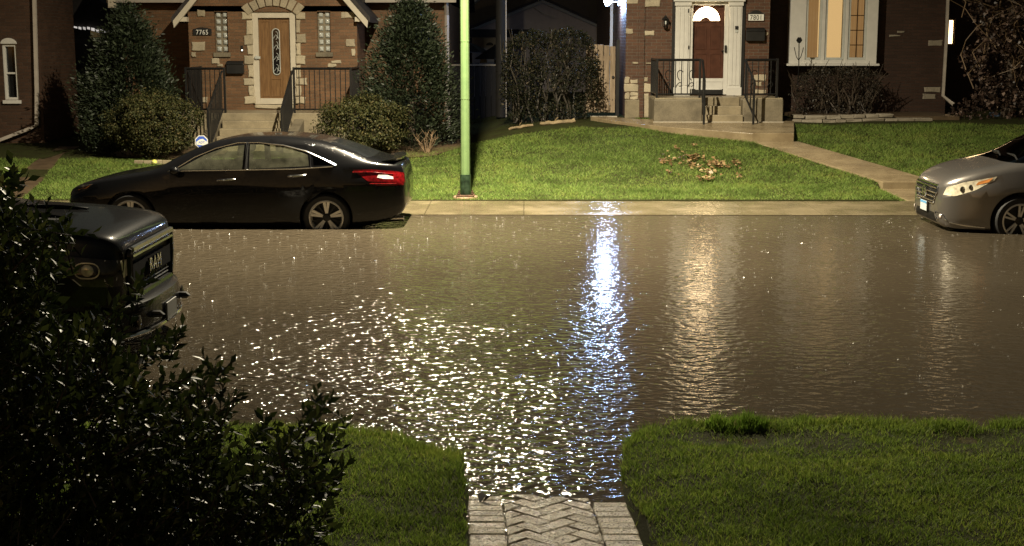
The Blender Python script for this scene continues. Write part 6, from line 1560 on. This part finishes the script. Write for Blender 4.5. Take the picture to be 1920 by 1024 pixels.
# lit neighbour window glimpsed past the vine
YW2 = 36.; k = R(1773, 36, 1790, 84, YW2)
n2 = thing('neighbour_house', (at(1900, 150, YW2).x, YW2, .9), 'dark house beyond the vine tree with a narrow lit window', 'house')
xl = at(1768, 100, YW2).x
mb = MB(); wall_holes(mb, xl, xl+9, .6, 7, YW2, [k], .15); mb.add([(xl,YW2,.6),(xl,YW2,7),(xl,YW2+9,7),(xl,YW2+9,.6)], [(0,1,2,3)]); PART(mb, 'wall', M['brick_c'], n2)
mb = MB(); mb.prism_x([(YW2-.4,6.97),(YW2-.4,7.1),(YW2+4.5,10.),(YW2+9.4,7.1),(YW2+9.4,6.97)], xl-.3, xl+9.3); PART(mb, 'roof', M['shingle'], n2)
mb = MB(); frame_xz(mb, *k, .03, YW2+.04, YW2+.1); wf = PART(mb, 'window', M['cream'], n2)
mb = MB(); mb.box(k[0]+.02, k[1]-.02, YW2+.102, YW2+.106, k[2]+.02, k[3]-.02); PART(mb, 'lit_pane', emit('amber_window_glow', (1., .66, .32), 7.), wf)

# ---- big glossy bush in the left foreground
def bush():
    Y0 = 3.5; t = thing('glossy_bush', (at(180, 900, Y0).x, Y0, .2), 'large dark glossy leaved bush filling the lower left corner', 'bush'); o = Vector(t.location)
    outline = [(-80,335),(6,345),(16,390),(50,430),(80,425),(90,470),(70,545),(110,600),(180,622),(225,640),(245,675),(225,700),(270,730),(290,770),(350,760),(385,800),(400,850),(450,890),(500,850),(560,820),(580,850),(560,890),(590,920),(560,970),(535,1020),(560,1090),(-80,1090)]
    P = []; n = 0
    xs_ = np.array([p[0] for p in outline], float); ys_ = np.array([p[1] for p in outline], float)
    def inside(x, y):
        r = np.zeros(len(x), bool); m = len(outline)
        for i in range(m):
            a, b = i, (i+1) % m; c = ((ys_[a] > y) != (ys_[b] > y)) & (x < (xs_[b]-xs_[a])*(y-ys_[a])/(ys_[b]-ys_[a]+1e-9)+xs_[a]); r ^= c
        return r
    # sprig centres: a crowded interior, loose toward the rim, and long shoots that break the outline
    q = RNG.uniform([-80,322],[640,1080],(8200,2)); q = q[inside(q[:,0], q[:,1])]
    dens = .6*vnoise(q[:,0], q[:,1], .017, 6)+.4*vnoise(q[:,0], q[:,1], .04, 16)
    rim = np.ones(len(q))
    for rr in (18, 36):
        for a in range(8): rim -= .055*(~inside(q[:,0]+rr*cos(a*pi/4), q[:,1]+rr*sin(a*pi/4)))
    q = q[(dens*1.25+rim*.35 > RNG.uniform(.3, 1.05, len(q)))]
    shoots = [((230,690),(332,635),9),((285,790),(352,705),9),((330,800),(415,690),13),((395,830),(432,745),8),((440,900),(505,792),11),((500,880),(604,762),16),((560,900),(634,806),10),((545,950),(648,880),12),((560,1010),(628,950),8),((40,440),(72,405),5),((-10,380),(22,330),7),((70,560),(105,480),8),((180,640),(262,530),10),((120,470),(112,405),5),((560,1040),(612,1005),6)]
    ex = []
    for (x0, y0), (x1, y1), m in shoots:
        for i in range(m*2): f = random.uniform(0, 1); w = 14*(1-.6*f); ex.append((x0+(x1-x0)*f+random.gauss(0, w), y0+(y1-y0)*f+random.gauss(0, w)))
    q = np.concatenate([q, np.array(ex)])
    dep = RNG.uniform(3.0, 4.3, len(q)); LV = []; LF = []; tw = MB(); cnt = 0
    for (px, py), Y in zip(q, dep):
        c = at(px, py, Y)
        d = Vector((random.gauss(.35, .5), random.gauss(0, .5), random.gauss(.75, .4))).normalized()
        L = random.uniform(.07, .15); k = random.randint(6, 11); s0 = d.orthogonal().normalized(); s1 = d.cross(s0)
        base = c-d*L*.6
        if random.random() < .45: tw.tube([base-o, c+d*L*.4-o], [.0022,.001], 3)
        for i in range(k):
            f = i/k; a = i*2.4+random.uniform(-.4,.4); ld = (d*(.55+.6*f)+(s0*cos(a)+s1*sin(a))*(1-.45*f)).normalized(); ln = random.uniform(.022, .040)
            p0 = base+d*L*f; wv = ld.cross(d); wv = wv.normalized() if wv.length > 1e-4 else s0; nn = wv.cross(ld)
            p1 = p0+ld*ln; m_ = p0+ld*ln*.5
            b = len(LV); LV += [p0-o, m_+wv*ln*.24+nn*ln*.05-o, p1-nn*ln*.06-o, m_-wv*ln*.24+nn*ln*.05-o, m_-nn*ln*.02-o]
            LF += [(b, b+1, b+4), (b+1, b+2, b+4), (b+2, b+3, b+4), (b+3, b, b+4)]
    rawmesh('foliage', np.array([tuple(v) for v in LV]), np.array(LF), M['boxleaf'], t)
    tw.build('twigs', M['bark'], t)
    mb = MB()
    for i in range(16):
        tp = at(random.uniform(-20, 430), random.uniform(820, 980), random.uniform(3.2, 4.1))-o; b0 = Vector((random.uniform(-.4,.2), random.uniform(-.2,.3), -.2)); pts = [b0.lerp(tp, f)+Vector((random.gauss(0,.02), random.gauss(0,.02), 0)) for f in np.linspace(0, 1, 6)]
        mb.tube(pts, [.014,.012,.01,.008,.006,.003], 5)
    mb.build('branches', M['bark'], t)
bush()
LAMP_W = 5200.; FLOOD_W = 125.; SKY_S = .015
# ------------------------------------------------------------------ street light
YPOLE = 22.95; pz = tz(XP, YPOLE)
sl = thing('street_light', (XP, YPOLE, pz), 'tall green painted steel street light pole on a round concrete footing', 'street light')
t = NT('green_pole_paint'); ps = t.pos(); n1 = t.noise(ps, 7., 6, .7); sp = t.noise(ps, 26., 5, .7)
c = t.ramp(n1, [(.3, (.145,.235,.10)), (.7, (.185,.29,.12))]); c = t.mix(t.ramp(sp, [(.66, (0,0,0)), (.74, (1,1,1))]), c, (.06,.035,.02))
t.bsdf(c, .38, 0, .5, t.bump(n1, .15, .004)); M['polegreen'] = t.mat
mb = MB(); mb.lathe([(.078,.05),(.077,.3),(.075,1.),(.070,3.5),(.060,7.4),(.056,8.2),(.0,8.25)], 10); mb.build('shaft', M['polegreen'], sl, smooth=True, angle=30)
mb = MB(); mb.lathe([(.092,.045),(.092,.34),(.086,.38)], 14); mb.build('base_sleeve', plain('scuffed_dark_green', (.03,.055,.032), .3, .3, var=.6, scale=14.), sl, smooth=True)
mb = MB(); mb.box(-.15, .15, -.15, .15, .02, .046); mb.build('base_plate', plain('rusty_plate', (.09,.05,.03), .55, .3, var=.4, scale=18.), sl, bevel=.006)
for a in (pi/4, 3*pi/4, 5*pi/4, 7*pi/4):
    mb = MB(); mb.lathe([(.022,.047),(.022,.075),(.012,.078),(.012,.105),(.0,.11)], 6, Matrix.Translation((.175*cos(a)*.9, .175*sin(a)*.9, 0))); mb.build('anchor_bolt', bpy.data.materials['rusty_plate'], sl)
mb = MB(); mb.lathe([(.21,-.3),(.21,-.0),(.2,.018)], 20); mb.build('footing', plain('footing_concrete', (.26,.17,.11), .5, var=.35, bump=.4), sl, smooth=True)
for z_, w_ in ((1.62,.004),(2.55,.004)):
    mb = MB(); mb.lathe([(.0775-.002*z_,z_),(.0785-.002*z_,z_+.01),(.0775-.002*z_,z_+.02)], 14, cap=False); mb.build('band', M['polegreen'], sl)
LY = -2.25; LZ = 8.35
mb = MB(); mb.tube([(0,0,7.6),(0,-.4,8.05),(0,-1.1,8.32),(.05,LY+.2,LZ+.05)], [.045,.042,.036,.03], 8); mb.build('arm', M['polegreen'], sl, smooth=True)
mb = MB(); mb.prism_x([(LY-.42,LZ+.02),(LY-.36,LZ+.10),(LY+.1,LZ+.14),(LY+.32,LZ+.10),(LY+.32,LZ+.0),(LY-.36,LZ+.0)], -.07, .17); hd_ = mb.build('lamp_head', M['downspout'], sl, bevel=.02)
M['lampglow'] = emit('streetlight_lens', (1., .82, .55), 60.)
mb = MB(); mb.box(-.04, .14, LY-.3, LY+.05, LZ-.012, LZ-.001); mb.build('lens', M['lampglow'], hd_)
# lamp light
ld = bpy.data.lights.new('street_lamp_light', 'AREA'); ld.shape = 'DISK'; ld.size = .11; ld.energy = LAMP_W; ld.color = (1., .87, .63)
lo = bpy.data.objects.new('street_lamp_light', ld); COL.objects.link(lo); lo.location = (XP+.05, YPOLE+LY-.12, pz+LZ-.03); lo.rotation_euler = (radians(-4), 0, 0)
try: ld.spread = radians(168)
except Exception: pass
# flood light
fd = bpy.data.lights.new('floodlight_light', 'POINT'); fd.energy = FLOOD_W; fd.color = (.42, .60, 1.); fd.shadow_soft_size = .07
fo = bpy.data.objects.new('floodlight_light', fd); COL.objects.link(fo); fo.location = (fp.x, YFl-.14, fp.z-.12)
# sky
w = bpy.data.worlds.new('World'); sc.world = w; w.use_nodes = True; nt = w.node_tree; nt.nodes.clear()
sky = nt.nodes.new('ShaderNodeTexSky'); sky.sky_type = 'NISHITA'; sky.sun_disc = False; sky.sun_elevation = radians(12); sky.sun_rotation = radians(200)
bg = nt.nodes.new('ShaderNodeBackground'); bg.inputs[1].default_value = SKY_S; ou = nt.nodes.new('ShaderNodeOutputWorld')
wm = nt.nodes.new('ShaderNodeMix'); wm.data_type = 'RGBA'; wm.blend_type = 'MULTIPLY'; wm.inputs[0].default_value = 1.; wm.inputs[7].default_value = (1., .80, .58, 1)
nt.links.new(sky.outputs[0], wm.inputs[6]); nt.links.new(wm.outputs[2], bg.inputs[0]); nt.links.new(bg.outputs[0], ou.inputs[0])
# camera
cd = bpy.data.cameras.new('camera'); cd.sensor_width = 36; cd.lens = F/1920*36; cd.clip_end = 500; cd.clip_start = .05
co = bpy.data.objects.new('camera', cd); COL.objects.link(co); co.location = CAM; co.rotation_euler = (pi/2-PITCH, 0, YAW); sc.camera = co
sc.view_settings.view_transform = 'Standard'; sc.view_settings.look = 'None'; sc.view_settings.exposure = 0; sc.view_settings.gamma = 1
sc.render.engine = 'CYCLES'; sc.cycles.max_bounces = 6; sc.cycles.transparent_max_bounces = 12; sc.cycles.caustics_reflective = False; sc.cycles.caustics_refractive = False
sc.cycles.sample_clamp_indirect = 4.; sc.cycles.use_denoising = True
